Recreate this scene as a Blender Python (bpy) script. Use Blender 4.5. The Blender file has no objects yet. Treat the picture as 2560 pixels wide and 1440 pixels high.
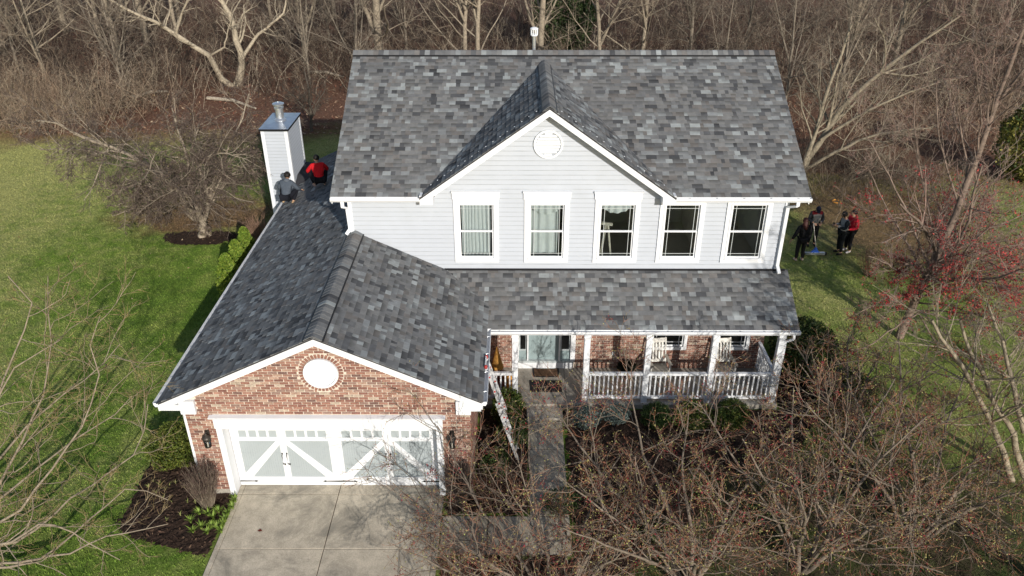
import bpy, bmesh, math, random
import numpy as np
from mathutils import Vector, Matrix
random.seed(7)
RNG = np.random.default_rng(11)
scene = bpy.context.scene
COL = scene.collection
# ------------------------------------------------------------------ camera
CAM = np.array([4.262, -14.229, 13.803]); YAW, PITCH, ROLL, FPX = -0.351, -29.586, -0.077, 1995.0
_y, _t, _r = [math.radians(a) for a in (YAW, PITCH, ROLL)]
CF = np.array([math.sin(_y)*math.cos(_t), math.cos(_y)*math.cos(_t), math.sin(_t)])
_R = np.array([math.cos(_y), -math.sin(_y), 0.0]); _U = np.cross(_R, CF)
CR = _R*math.cos(_r)+_U*math.sin(_r); CU = np.cross(CR, CF)
cd = bpy.data.cameras.new('camera'); cam = bpy.data.objects.new('camera', cd); COL.objects.link(cam)
cd.sensor_width = 36.0; cd.lens = FPX/2560*36; cd.clip_end = 600; cd.clip_start = 0.1
cam.matrix_world = Matrix(((CR[0], CU[0], -CF[0], CAM[0]), (CR[1], CU[1], -CF[1], CAM[1]), (CR[2], CU[2], -CF[2], CAM[2]), (0, 0, 0, 1)))
scene.camera = cam
# ------------------------------------------------------------------ world, sun, exposure
SUN = Vector((0.93, -2.35, 1.0)).normalized()          # towards the sun
w = bpy.data.worlds.new('World'); scene.world = w; w.use_nodes = True
nt = w.node_tree; bg = nt.nodes['Background']; sky = nt.nodes.new('ShaderNodeTexSky')
sky.sky_type = 'NISHITA'; sky.sun_disc = False
sky.sun_elevation = math.asin(SUN.z); sky.sun_rotation = math.atan2(SUN.x, SUN.y)
sky.air_density = 1.0; sky.dust_density = 0.8; sky.ozone_density = 1.0
nt.links.new(sky.outputs[0], bg.inputs[0]); bg.inputs[1].default_value = 0.115
sl = bpy.data.lights.new('sun', 'SUN'); so = bpy.data.objects.new('sun', sl); COL.objects.link(so)
sl.energy = 4.3; sl.angle = math.radians(0.5); sl.color = (1.0, 0.945, 0.86)
so.rotation_euler = (-SUN).to_track_quat('-Z', 'Y').to_euler(); so.location = (20, -40, 30)
scene.view_settings.view_transform = 'Standard'; scene.view_settings.look = 'None'
scene.view_settings.exposure = 0.1; scene.view_settings.gamma = 1.0; scene.view_settings.use_curve_mapping = False
scene.render.engine = 'CYCLES'; scene.cycles.use_denoising = True; scene.cycles.max_bounces = 6
scene.cycles.diffuse_bounces = 3; scene.cycles.transparent_max_bounces = 12; scene.cycles.caustics_reflective = False
# ------------------------------------------------------------------ pixel helpers (2560 x 1440 photograph)
def ray(x, y): return CF+CR*(x-1280)/FPX+CU*(720-y)/FPX
def atz(x, y, z=0.0):
    d = ray(x, y); return CAM+d*((z-CAM[2])/d[2])
def aty(x, y, Y):
    d = ray(x, y); return CAM+d*((Y-CAM[1])/d[1])
# ------------------------------------------------------------------ materials
def nd(t, k, **kw):
    n = t.nodes.new(k)
    for a, b in kw.items():
        if a.startswith('i_'): n.inputs[a[2:].replace('_', ' ')].default_value = b
        else: setattr(n, a, b)
    return n
def noise(t, pos, scale, detail=4, rough=0.55, dist=0.0):
    n = nd(t, 'ShaderNodeTexNoise'); n.inputs['Scale'].default_value = scale; n.inputs['Detail'].default_value = detail
    n.inputs['Roughness'].default_value = rough; n.inputs['Distortion'].default_value = dist
    t.links.new(pos, n.inputs['Vector']); return n.outputs['Fac']
def ramp(t, fac, stops):
    r = nd(t, 'ShaderNodeValToRGB'); e = r.color_ramp.elements
    while len(e) < len(stops): e.new(0.5)
    for k, (p, c) in enumerate(stops):
        e[k].position = p; e[k].color = (c[0], c[1], c[2], 1) if hasattr(c, '__len__') else (c, c, c, 1)
    t.links.new(fac, r.inputs[0]); return r.outputs[0]
def mixc(t, a, b, f, mode='MIX'):
    m = nd(t, 'ShaderNodeMix', data_type='RGBA', blend_type=mode)
    for s, v in ((6, a), (7, b), (0, f)):
        if hasattr(v, 'links'): t.links.new(v, m.inputs[s])
        elif s == 0: m.inputs[0].default_value = v
        else: m.inputs[s].default_value = (v[0], v[1], v[2], 1)
    return m.outputs[2]
def newmat(name):
    m = bpy.data.materials.new(name); m.use_nodes = True; t = m.node_tree
    b = t.nodes['Principled BSDF']; g = nd(t, 'ShaderNodeNewGeometry'); return m, t, b, g.outputs['Position']
def M(name, col=(0.5, 0.5, 0.5), rough=0.75, var=0.12, scale=12.0, bump=0.0, bscale=60.0, attr=False, spec=0.3, metal=0.0, dirt=None, dscale=1.5, trans=0.0):
    m, t, b, pos = newmat(name)
    f = noise(t, pos, scale, 5)
    v = ramp(t, f, [(0.3, 1-var), (0.7, 1+var)])
    if attr:
        at = nd(t, 'ShaderNodeAttribute', attribute_name='Col'); c = mixc(t, at.outputs['Color'], v, 1.0, 'MULTIPLY')
    else: c = mixc(t, col, v, 1.0, 'MULTIPLY')
    if dirt:
        fd = ramp(t, noise(t, pos, dscale, 6, 0.65, 0.4), [(0.45, 0.0), (0.75, dirt[3])])
        c = mixc(t, c, dirt[:3], fd)
    t.links.new(c, b.inputs['Base Color'])
    b.inputs['Roughness'].default_value = rough; b.inputs['Specular IOR Level'].default_value = spec; b.inputs['Metallic'].default_value = metal
    if bump:
        bn = nd(t, 'ShaderNodeBump'); bn.inputs['Strength'].default_value = bump; bn.inputs['Distance'].default_value = 0.02
        t.links.new(noise(t, pos, bscale, 4, 0.6), bn.inputs['Height']); t.links.new(bn.outputs[0], b.inputs['Normal'])
    return m
def glass_mat(name, tint=(0.90, 0.93, 0.922)):
    m, t, b, pos = newmat(name); t.nodes.remove(b)
    tr = nd(t, 'ShaderNodeBsdfTransparent'); tr.inputs[0].default_value = (*tint, 1)
    gl = nd(t, 'ShaderNodeBsdfGlossy'); gl.inputs['Roughness'].default_value = 0.03; gl.inputs[0].default_value = (0.9, 0.95, 1, 1)
    fr = nd(t, 'ShaderNodeFresnel'); fr.inputs[0].default_value = 1.5
    bn = nd(t, 'ShaderNodeBump'); bn.inputs['Strength'].default_value = 0.03; t.links.new(noise(t, pos, 3.0, 2), bn.inputs['Height']); t.links.new(bn.outputs[0], gl.inputs['Normal'])
    mx = nd(t, 'ShaderNodeMixShader'); t.links.new(fr.outputs[0], mx.inputs[0]); t.links.new(tr.outputs[0], mx.inputs[1]); t.links.new(gl.outputs[0], mx.inputs[2])
    t.links.new(mx.outputs[0], t.nodes['Material Output'].inputs[0]); return m
def leaf_mat(name, attr=True, col=(0.1, 0.15, 0.04), rough=0.55):
    m = M(name, col, rough, 0.22, 6.0, attr=attr, spec=0.3); t = m.node_tree; b = t.nodes['Principled BSDF']
    tl = nd(t, 'ShaderNodeBsdfTranslucent'); mx = nd(t, 'ShaderNodeMixShader'); mx.inputs[0].default_value = 0.25
    src = b.inputs['Base Color'].links[0].from_socket; t.links.new(src, tl.inputs[0])
    t.links.new(b.outputs[0], mx.inputs[1]); t.links.new(tl.outputs[0], mx.inputs[2]); t.links.new(mx.outputs[0], t.nodes['Material Output'].inputs[0]); return m
MT = {}
MT['white'] = M('white_paint', (0.74, 0.755, 0.78), 0.5, 0.03, 2.0, spec=0.4, dirt=(0.62, 0.62, 0.58, 0.25), dscale=2.5)
MT['siding'] = M('vinyl_siding', (0.45, 0.48, 0.53), 0.55, 0.035, 1.2, bump=0.05, bscale=25, spec=0.35, dirt=(0.39, 0.41, 0.44, 0.3), dscale=1.8)
MT['lap'] = M('siding_lap_grey', (0.365, 0.39, 0.425), 0.7, 0.15, 3.0)  # darker grey for board lips, door section seams and the upper vent backing
MT['muntin'] = M('muntin_paint', (0.50, 0.53, 0.53), 0.5, 0.05)
MT['doorpanel'] = M('garage_panel_paint', (0.365, 0.405, 0.42), 0.5, 0.03, 3.0, spec=0.4)
MT['brick'] = M('fired_clay_brick', rough=0.9, var=0.25, scale=28.0, bump=0.5, bscale=90, attr=True, spec=0.15)
MT['mortar'] = M('mortar', (0.64, 0.56, 0.475), 0.95, 0.12, 20.0, bump=0.4, bscale=120, spec=0.1)
MT['shingle'] = M('asphalt_shingle', rough=0.93, var=0.14, scale=7.0, bump=0.35, bscale=160, attr=True, spec=0.2, dirt=(0.085, 0.085, 0.088, 0.3), dscale=0.55)
MT['deck'] = M('roofing_felt', (0.04, 0.04, 0.045), 0.95, 0.1)
MT['black'] = M('black_plastic', (0.012, 0.012, 0.014), 0.5, 0.1)
MT['iron'] = M('black_iron', (0.018, 0.017, 0.016), 0.45, 0.2, spec=0.5)
MT['bronze'] = M('lantern_bronze', (0.05, 0.042, 0.035), 0.5, 0.25, spec=0.5, metal=0.4)
MT['alu'] = M('aluminium', (0.66, 0.67, 0.68), 0.45, 0.08, metal=0.35)
MT['galv'] = M('galvanized_steel', (0.68, 0.70, 0.72), 0.30, 0.12, 9.0, metal=0.8)
MT['capmetal'] = M('chase_cover_metal', (0.42, 0.46, 0.52), 0.35, 0.15, 3.0, metal=0.7)
MT['red_plastic'] = M('red_plastic', (0.36, 0.04, 0.035), 0.5, 0.1)
MT['blue_plastic'] = M('blue_plastic', (0.04, 0.13, 0.55), 0.45, 0.1)
MT['inside'] = M('dark_room_wall', (0.55, 0.53, 0.49), 0.9, 0.1)
MT['curtain'] = M('sheer_curtain', (0.53, 0.555, 0.575), 0.9, 0.06, 8.0)
MT['glass'] = glass_mat('window_glass')
MT['doorpaint'] = M('front_door_paint', (0.26, 0.33, 0.34), 0.45, 0.05, 4, spec=0.4)
MT['trimgrey'] = M('door_trim_grey', (0.42, 0.46, 0.47), 0.5, 0.05, 4)
MT['mat'] = M('rubber_mat', (0.018, 0.018, 0.02), 0.9, 0.3, 40, bump=0.5, bscale=150)
MT['coir'] = M('coir_mat', (0.10, 0.055, 0.03), 0.95, 0.45, 14, bump=0.5, bscale=150)
MT['pumpkin'] = M('gourd_orange', (0.62, 0.27, 0.04), 0.55, 0.25, 9)
MT['darkred'] = M('gourd_dark', (0.13, 0.03, 0.02), 0.6, 0.2, 9)
MT['felt'] = M('felt_orange', (0.40, 0.20, 0.045), 0.9, 0.12, 9)
MT['beard'] = M('felt_beard', (0.55, 0.50, 0.44), 0.95, 0.1, 30, bump=0.5)
MT['soil'] = M('soil_mulch', (0.042, 0.027, 0.020), 0.98, 0.5, 22, bump=1.0, bscale=45, spec=0.1)
MT['mulchbit'] = M('bark_chip', rough=0.95, var=0.2, attr=True, spec=0.1)
def concrete(name, base, st, amt, sc):
    m, t, b, pos = newmat(name)
    c = mixc(t, base, ramp(t, noise(t, pos, 3.0, 8, 0.65), [(0.3, 0.72), (0.7, 1.12)]), 1.0, 'MULTIPLY')
    c = mixc(t, c, ramp(t, noise(t, pos, 32, 4, 0.75), [(0.3, 0.74), (0.7, 1.16)]), 1.0, 'MULTIPLY')
    f = ramp(t, noise(t, pos, sc, 8, 0.72, 0.8), [(0.47, 0.0), (0.62, amt)])
    c = mixc(t, c, st, f)
    sp = ramp(t, noise(t, pos, 16, 2, 0.5), [(0.73, 0.0), (0.76, 0.5)])
    c = mixc(t, c, (0.55, 0.52, 0.46), sp)
    t.links.new(c, b.inputs['Base Color']); b.inputs['Roughness'].default_value = 0.92; b.inputs['Specular IOR Level'].default_value = 0.2
    bn = nd(t, 'ShaderNodeBump'); bn.inputs['Strength'].default_value = 0.25; bn.inputs['Distance'].default_value = 0.01
    t.links.new(noise(t, pos, 70, 5, 0.7), bn.inputs['Height']); t.links.new(bn.outputs[0], b.inputs['Normal']); return m
MT['concrete'] = concrete('driveway_concrete', (0.54, 0.475, 0.375), (0.22, 0.20, 0.165), 0.85, 0.75)
MT['slab'] = concrete('porch_concrete', (0.42, 0.385, 0.33), (0.20, 0.19, 0.17), 0.5, 1.2)
MT['walk'] = concrete('walk_concrete', (0.46, 0.405, 0.32), (0.24, 0.21, 0.16), 0.6, 0.8)
def ground_mat(name, blade=False):
    """lawn with worn yellow patches, leaf litter where the wood begins; same pattern for the sheet and the blades"""
    m, t, b, pos = newmat(name)
    big = noise(t, pos, 0.16, 5, 0.6, 0.5); mid = noise(t, pos, 0.9, 6, 0.65); fine = noise(t, pos, 14, 4, 0.7)
    green = ramp(t, mid, [(0.28, (0.075, 0.145, 0.020)), (0.5, (0.145, 0.225, 0.036)), (0.75, (0.27, 0.31, 0.080))])
    straw = ramp(t, fine, [(0.3, (0.25, 0.26, 0.085)), (0.7, (0.47, 0.45, 0.18))])
    sx = nd(t, 'ShaderNodeSeparateXYZ'); t.links.new(pos, sx.inputs[0])
    def mrange(src, a, c, lo=0.0, hi=1.0):
        n = nd(t, 'ShaderNodeMapRange'); n.inputs[1].default_value = a; n.inputs[2].default_value = c; n.inputs[3].default_value = lo; n.inputs[4].default_value = hi
        t.links.new(src, n.inputs[0]); return n.outputs[0]
    def mth(op, a, c):
        n = nd(t, 'ShaderNodeMath', operation=op)
        for k, v in enumerate((a, c)):
            if hasattr(v, 'links'): t.links.new(v, n.inputs[k])
            else: n.inputs[k].default_value = v
        return n.outputs[0]
    dry = mrange(sx.outputs['X'], -8, -20, 0.0, 0.15); dry = mth('ADD', dry, mrange(sx.outputs['Y'], 11, 25, 0.0, 0.15))
    dry = mth('ADD', dry, mrange(sx.outputs['X'], 8, 13, 0.0, 0.10))
    dm = ramp(t, mth('ADD', mth('ADD', mth('MULTIPLY', big, 0.5), mth('MULTIPLY', noise(t, pos, 2.2, 6, 0.7), 0.5)), dry), [(0.50, 0.0), (0.70, 0.92)])
    c = mixc(t, green, straw, dm)
    c = mixc(t, c, ramp(t, fine, [(0.25, 0.6), (0.75, 1.35)]), 1.0, 'MULTIPLY')
    lit = ramp(t, noise(t, pos, 9, 5, 0.75), [(0.25, (0.055, 0.030, 0.021)), (0.5, (0.17, 0.088, 0.058)), (0.75, (0.33, 0.195, 0.13))])
    edge = mth('ADD', mth('MULTIPLY', mth('SUBTRACT', noise(t, pos, 0.25, 6, 0.65), 0.5), 10.0), sx.outputs['Y'])
    # the wood's edge runs nearer on the right of the house than on the left
    edge = mth('ADD', edge, mrange(sx.outputs['X'], 8, 16, 0.0, 6.0))
    fl = mrange(edge, 24.5, 27.5)
    # bare brown earth beneath the spreading tree on the left lawn and around its trunk
    dx = mth('MULTIPLY', mth('ADD', sx.outputs['X'], 8.6), 0.55); dy = mth('SUBTRACT', sx.outputs['Y'], 16.2)
    rr = mth('POWER', mth('ADD', mth('MULTIPLY', dx, dx), mth('MULTIPLY', dy, dy)), 0.5)
    rr = mth('ADD', rr, mth('MULTIPLY', mth('SUBTRACT', noise(t, pos, 1.1, 6, 0.7), 0.5), 4.0))
    fl2 = mrange(rr, 2.6, 1.2, 0.0, 0.85)
    # worn earth with thin grass under the front trees
    dx = mth('MULTIPLY', mth('SUBTRACT', sx.outputs['X'], 11.5), 0.62); dy = mth('ADD', sx.outputs['Y'], 1.5)
    r3 = mth('ADD', mth('POWER', mth('ADD', mth('MULTIPLY', dx, dx), mth('MULTIPLY', dy, dy)), 0.5), mth('MULTIPLY', mth('SUBTRACT', noise(t, pos, 0.9, 6, 0.7), 0.5), 5.0))
    und = mrange(r3, 4.6, 2.6, 0.0, 0.9)
    # leaf strewn strip of the side yard
    dx = mth('SUBTRACT', sx.outputs['X'], 19.5); dy = mth('MULTIPLY', mth('SUBTRACT', sx.outputs['Y'], 16.0), 0.8)
    r4 = mth('ADD', mth('POWER', mth('ADD', mth('MULTIPLY', dx, dx), mth('MULTIPLY', dy, dy)), 0.5), mth('MULTIPLY', mth('SUBTRACT', noise(t, pos, 0.7, 6, 0.7), 0.5), 6.0))
    fl2 = mth('MAXIMUM', fl2, mrange(r4, 5.0, 2.5, 0.0, 0.8))
    c = mixc(t, c, lit, mth('MAXIMUM', fl, fl2))
    c = mixc(t, c, mixc(t, (0.05, 0.036, 0.026), (0.055, 0.075, 0.022), ramp(t, noise(t, pos, 0.8, 5, 0.6), [(0.45, 0.0), (0.6, 0.8)])), und)
    t.links.new(c, b.inputs['Base Color']); b.inputs['Roughness'].default_value = 0.9; b.inputs['Specular IOR Level'].default_value = 0.12
    if not blade:
        bn = nd(t, 'ShaderNodeBump'); bn.inputs['Strength'].default_value = 0.9; bn.inputs['Distance'].default_value = 0.06
        t.links.new(noise(t, pos, 22, 6, 0.75), bn.inputs['Height']); t.links.new(bn.outputs[0], b.inputs['Normal'])
    return m
MT['ground'] = ground_mat('lawn_and_litter'); MT['blade'] = ground_mat('grass_blade', True)
MT['litter'] = M('fallen_leaf', rough=0.9, var=0.2, attr=True, spec=0.15)
MT['bark'] = M('bark', rough=0.92, var=0.3, scale=9.0, bump=0.6, bscale=30, attr=True, spec=0.15)
MT['leaf'] = leaf_mat('leaf'); MT['bud'] = M('bud', rough=0.6, var=0.2, attr=True)
MT['cloth'] = M('cloth', rough=0.9, var=0.12, scale=15, bump=0.2, bscale=40, attr=True, spec=0.15)
MT['skin'] = M('skin', (0.42, 0.25, 0.17), 0.6, 0.06, 15)
MT['hair'] = M('hair', (0.012, 0.010, 0.009), 0.6, 0.3, 60)
MT['wood'] = M('painted_wood', (0.70, 0.68, 0.63), 0.6, 0.05, 5); MT['woodworn'] = M('weathered_wood', (0.42, 0.39, 0.34), 0.8, 0.2, 9)
# ------------------------------------------------------------------ object helpers
def tag(o, label=None, cat=None, group=None, kind=None):
    if label: o['label'] = label
    if cat: o['category'] = cat
    if group: o['group'] = group
    if kind: o['kind'] = kind
    return o
def empty(name, loc=(0, 0, 0), label=None, cat=None, group=None, rz=0.0):
    o = bpy.data.objects.new(name, None); COL.objects.link(o); o.location = loc; o.rotation_euler = (0, 0, rz); o.empty_display_size = 0.2
    return tag(o, label, cat, group)
def link(name, me, mat=None, parent=None, kind=None, loc=None):
    if mat is not None and not me.materials: me.materials.append(mat if not isinstance(mat, str) else MT[mat])
    o = bpy.data.objects.new(name, me); COL.objects.link(o); o.parent = parent
    if loc is not None: o.location = loc
    if kind: o['kind'] = kind
    return o
def np_mesh(name, V, F, C=None, smooth=False):
    """fast mesh from arrays: V (n,3); F (m,3) or (m,4) or a list of such arrays; C per-vertex colour"""
    me = bpy.data.meshes.new(name); V = np.asarray(V, np.float32); Fs = F if isinstance(F, list) else [F]
    Fs = [np.asarray(f, np.int32) for f in Fs if len(f)]
    me.vertices.add(len(V)); me.vertices.foreach_set('co', V.ravel())
    nl = sum(f.size for f in Fs); npoly = sum(len(f) for f in Fs)
    me.loops.add(nl); me.polygons.add(npoly)
    me.loops.foreach_set('vertex_index', np.concatenate([f.ravel() for f in Fs]))
    st = []; base = 0
    for f in Fs: st.append(base+np.arange(len(f))*f.shape[1]); base += f.size
    me.polygons.foreach_set('loop_start', np.concatenate(st).astype(np.int32))
    me.update(calc_edges=True); me.validate()
    if C is not None: set_col(me, C)
    if smooth: me.polygons.foreach_set('use_smooth', np.ones(npoly, bool))
    return me
def set_col(me, C):
    C = np.asarray(C, np.float32)
    if C.ndim == 1: C = np.tile(C, (len(me.vertices), 1))
    a = me.color_attributes.new('Col', 'FLOAT_COLOR', 'POINT'); a.data.foreach_set('color', np.c_[C[:, :3], np.ones(len(C))].astype(np.float32).ravel())
class MB:
    """collects polygons; build() links them as ONE mesh object"""
    def __init__(s): s.v = []; s.f = []; s.c = []
    def add(s, v, f, c=(1, 1, 1)):
        b = len(s.v); s.v += [tuple(map(float, p)) for p in v]; s.f += [tuple(b+i for i in q) for q in f]; s.c += list(c) if isinstance(c, list) else [c]*len(v); return s
    def box(s, x0, x1, y0, y1, z0, z1, c=(1, 1, 1)):
        v = [(x, y, z) for z in (z0, z1) for y in (y0, y1) for x in (x0, x1)]
        return s.add(v, [(0, 2, 3, 1), (4, 5, 7, 6), (0, 1, 5, 4), (2, 6, 7, 3), (0, 4, 6, 2), (1, 3, 7, 5)], c)
    def obox(s, o, ax, ay, az, c=(1, 1, 1)):
        """box from corner o along three edge vectors"""
        o, ax, ay, az = [np.asarray(q, float) for q in (o, ax, ay, az)]
        v = [o+i*ax+j*ay+k*az for k in (0, 1) for j in (0, 1) for i in (0, 1)]
        return s.add(v, [(0, 2, 3, 1), (4, 5, 7, 6), (0, 1, 5, 4), (2, 6, 7, 3), (0, 4, 6, 2), (1, 3, 7, 5)], c)
    def bar(s, a, b, wd, ht, up=(0, 0, 1), c=(1, 1, 1)):
        a, b, up = [np.asarray(q, float) for q in (a, b, up)]; d = b-a; L = d/np.linalg.norm(d)
        sd = np.cross(L, up); sd /= np.linalg.norm(sd); u = np.cross(sd, L)
        return s.obox(a-sd*wd/2-u*ht/2, d, sd*wd, u*ht, c)
    def prism(s, poly, mp, a0, a1, c=(1, 1, 1)):
        """2D outline swept along one axis: mp(p, q, a) -> xyz"""
        n = len(poly); v = [mp(p, q, a0) for p, q in poly]+[mp(p, q, a1) for p, q in poly]
        f = [tuple(range(n))[::-1], tuple(range(n, 2*n))]+[(i, (i+1) % n, n+(i+1) % n, n+i) for i in range(n)]
        return s.add(v, f, c)
    def lathe(s, prof, o=(0, 0, 0), n=16, c=(1, 1, 1)):
        v = []; f = []
        for r, z in prof: v += [(o[0]+r*math.cos(2*math.pi*k/n), o[1]+r*math.sin(2*math.pi*k/n), o[2]+z) for k in range(n)]
        for i in range(len(prof)-1):
            for k in range(n): f.append((i*n+k, i*n+(k+1) % n, (i+1)*n+(k+1) % n, (i+1)*n+k))
        f.append(tuple(range(n))[::-1]); f.append(tuple((len(prof)-1)*n+k for k in range(n)))
        return s.add(v, f, c)
    def tube(s, pts, r, n=8, c=(1, 1, 1)):
        P = np.asarray(pts, float); R = np.full(len(P), r) if np.isscalar(r) else np.asarray(r)
        V, F = tubes(P[None], R[None], n, cap=True); return s.add(V, [tuple(q) for f in F for q in f], c)
    def mesh(s, name, smooth=False, recalc=True):
        me = bpy.data.meshes.new(name); me.from_pydata(s.v, [], s.f)
        if recalc:
            bm = bmesh.new(); bm.from_mesh(me); bmesh.ops.recalc_face_normals(bm, faces=bm.faces); bm.to_mesh(me); bm.free()
        set_col(me, np.array(s.c)); 
        if smooth: me.polygons.foreach_set('use_smooth', np.ones(len(me.polygons), bool))
        return me
    def build(s, name, mat, parent=None, kind=None, smooth=False, bevel=0.0):
        me = s.mesh(name, smooth)
        if bevel:
            bm = bmesh.new(); bm.from_mesh(me); bmesh.ops.bevel(bm, geom=bm.edges[:], offset=bevel, segments=1, affect='EDGES'); bm.to_mesh(me); bm.free()
        return link(name, me, mat, parent, kind)
def tubes(P, R, S, cap=False):
    """P (N,K,3) centre lines, R (N,K) radii -> tapering tubes with S sides"""
    N, K, _ = P.shape
    T = np.gradient(P, axis=1); T /= np.linalg.norm(T, axis=2, keepdims=True)+1e-9
    ref = np.where(np.abs(T[:, :1, 2:3]) > 0.8, np.array([1.0, 0, 0]), np.array([0, 0, 1.0])); ref = np.broadcast_to(ref, T.shape)
    A = np.cross(T, ref); A /= np.linalg.norm(A, axis=2, keepdims=True)+1e-9; B = np.cross(T, A)
    ang = 2*np.pi*np.arange(S)/S
    V = P[:, :, None]+R[:, :, None, None]*(A[:, :, None]*np.cos(ang)[:, None]+B[:, :, None]*np.sin(ang)[:, None])
    idx = np.arange(N*K*S).reshape(N, K, S)
    q = np.stack([idx[:, :-1], np.roll(idx, -1, 2)[:, :-1], np.roll(idx, -1, 2)[:, 1:], idx[:, 1:]], -1).reshape(-1, 4)
    F = [q]
    if cap: F += [idx[:, 0, ::-1], idx[:, -1]]
    return V.reshape(-1, 3), F
def copy_tree(o, parent=None):
    c = o.copy(); COL.objects.link(c); c.parent = parent
    for ch in list(o.children): copy_tree(ch, c)
    return c
# ================================================================== SETTING: ground, paving, beds
def flat_poly(pts, z, name, mat, kind='structure', parent=None, thick=0.0):
    m = MB(); n = len(pts)
    if thick: m.prism([(p[0], p[1]) for p in pts], lambda p, q, a: (p, q, a), z-thick, z)
    else: m.add([(p[0], p[1], z) for p in pts], [tuple(range(n))])
    return m.build(name, mat, parent, kind)
flat_poly([(-160, -60), (160, -60), (160, 220), (-160, 220)], 0.0, 'ground', 'ground')
drive = flat_poly([(-2.44, 0.40), (2.54, 0.40), (2.54, -9), (-2.44, -9)], 0.006, 'driveway', 'soil')
for y0, y1 in ((-0.03, 0.32), (-1.71, -0.045), (-4.6, -1.725), (-8.9, -4.615)):
    for x0, x1 in ((-2.44, -2.32), (-2.317, -0.006), (0.006, 2.417), (2.42, 2.54)):
        m = MB().box(x0+0.003, x1-0.003, y0, y1, -0.08, 0.036); m.build('concrete_panel', 'concrete', drive, bevel=0.006)
walk = flat_poly([(2.56, -0.72), (5.5, -0.72), (5.5, -1.85), (2.56, -1.85)], 0.006, 'walkway', 'soil')
for x0, x1, y0, y1 in ((4.6, 5.5, 1.62, 2.77), (4.6, 5.5, 0.46, 1.60), (4.6, 5.5, -0.70, 0.44), (3.63, 5.5, -1.85, -0.72), (2.57, 3.61, -1.85, -0.72)):
    MB().box(x0, x1, y0, y1, -0.08, 0.03+0.006*random.random()).build('concrete_panel', 'walk', walk, bevel=0.006)
def bed(name, outline, n, zmax=0.05):
    """a lumpy sheet of mulch inside a closed outline"""
    xs = [p[0] for p in outline]; ys = [p[1] for p in outline]; bm = bmesh.new()
    st = 0.09; nx = int((max(xs)-min(xs))/st)+2; ny = int((max(ys)-min(ys))/st)+2
    def inside(x, y):
        c = False; k = len(outline)
        for i in range(k):
            (x1, y1), (x2, y2) = outline[i], outline[(i+1) % k]
            if (y1 > y) != (y2 > y) and x < (x2-x1)*(y-y1)/(y2-y1)+x1: c = not c
        return c
    vs = {}
    for i in range(nx):
        for j in range(ny):
            x = min(xs)+i*st+random.uniform(-.03, .03); y = min(ys)+j*st+random.uniform(-.03, .03)
            if inside(x, y): vs[i, j] = bm.verts.new((x, y, 0.012+random.random()*zmax))
    for i in range(nx):
        for j in range(ny):
            q = [vs.get(k) for k in ((i, j), (i+1, j), (i+1, j+1), (i, j+1))]
            if all(q): bm.faces.new(q)
    me = bpy.data.meshes.new(name); bm.to_mesh(me); bm.free(); o = link(name, me, 'soil', None, 'structure')
    # loose bark chips on it
    N = n; V = []; cols = []; pts = []
    while len(pts) < N:
        x, y = random.uniform(min(xs), max(xs)), random.uniform(min(ys), max(ys))
        if inside(x, y): pts.append((x, y))
    chips(pts, zmax, o)
    return o
def chips(pts, z, parent=None, name='bark_chips', sz=(0.015, 0.05), pal=((0.05, 0.03, 0.022), (0.09, 0.055, 0.04), (0.03, 0.02, 0.016), (0.14, 0.09, 0.06)), mat='mulchbit'):
    P = np.asarray(pts); N = len(P); r = RNG
    a = r.uniform(0, 6.28, N); L = r.uniform(*sz, N); W = L*r.uniform(.25, .6, N); t = r.uniform(-.5, .5, (N, 2))
    u = np.c_[np.cos(a), np.sin(a), t[:, 0]]*L[:, None]; v = np.c_[-np.sin(a), np.cos(a), t[:, 1]]*W[:, None]
    c = np.c_[P[:, :2], (P[:, 2] if P.shape[1] > 2 else 0)+z*r.uniform(.6, 1.4, N)+.01]
    V = np.stack([c-u, c+v*.8, c+u, c-v], 1).reshape(-1, 3); F = np.arange(N*4).reshape(N, 4)
    pc = np.asarray(pal)[r.integers(0, len(pal), N)]*r.uniform(.7, 1.3, (N, 1))
    o = link(name, np_mesh(name, V, F, np.repeat(pc, 4, 0)), mat, parent, 'stuff'); return o
BED_L = [(-5.05, 1.0), (-5.0, 0.3), (-4.9, -0.3), (-5.0, -0.9), (-4.75, -1.3), (-3.9, -1.62), (-3.1, -1.86), (-2.47, -1.98), (-2.47, -0.02), (-3.0, 0.06), (-3.0, 2.0), (-4.6, 2.0)]
BED_M = [(2.57, -0.70), (4.58, -0.70), (4.58, 3.3), (3.25, 3.3), (3.25, -0.02), (2.57, -0.02)]
BED_R = [(5.53, -0.6), (5.53, 3.3), (11.5, 3.3), (11.7, 5.9), (13.2, 5.9), (12.9, 3.6), (11.6, 1.6), (9.5, .6), (8.2, -1.0), (6.5, -2.6), (3.2, -3.6), (2.57, -3.0), (2.57, -1.88), (5.53, -1.88)]
bed('garden_bed', BED_L, 1500); bed('garden_bed', BED_M, 500); bed('garden_bed', BED_R, 2600)
bed('garden_bed', [(-8.2+1.0*math.cos(a)*(1.5+.15*math.sin(3*a)), 14.0+.62*math.sin(a)*(1.3+.2*math.cos(2*a))) for a in np.linspace(0, 6.28, 22)[:-1]], 250, 0.03)
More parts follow.
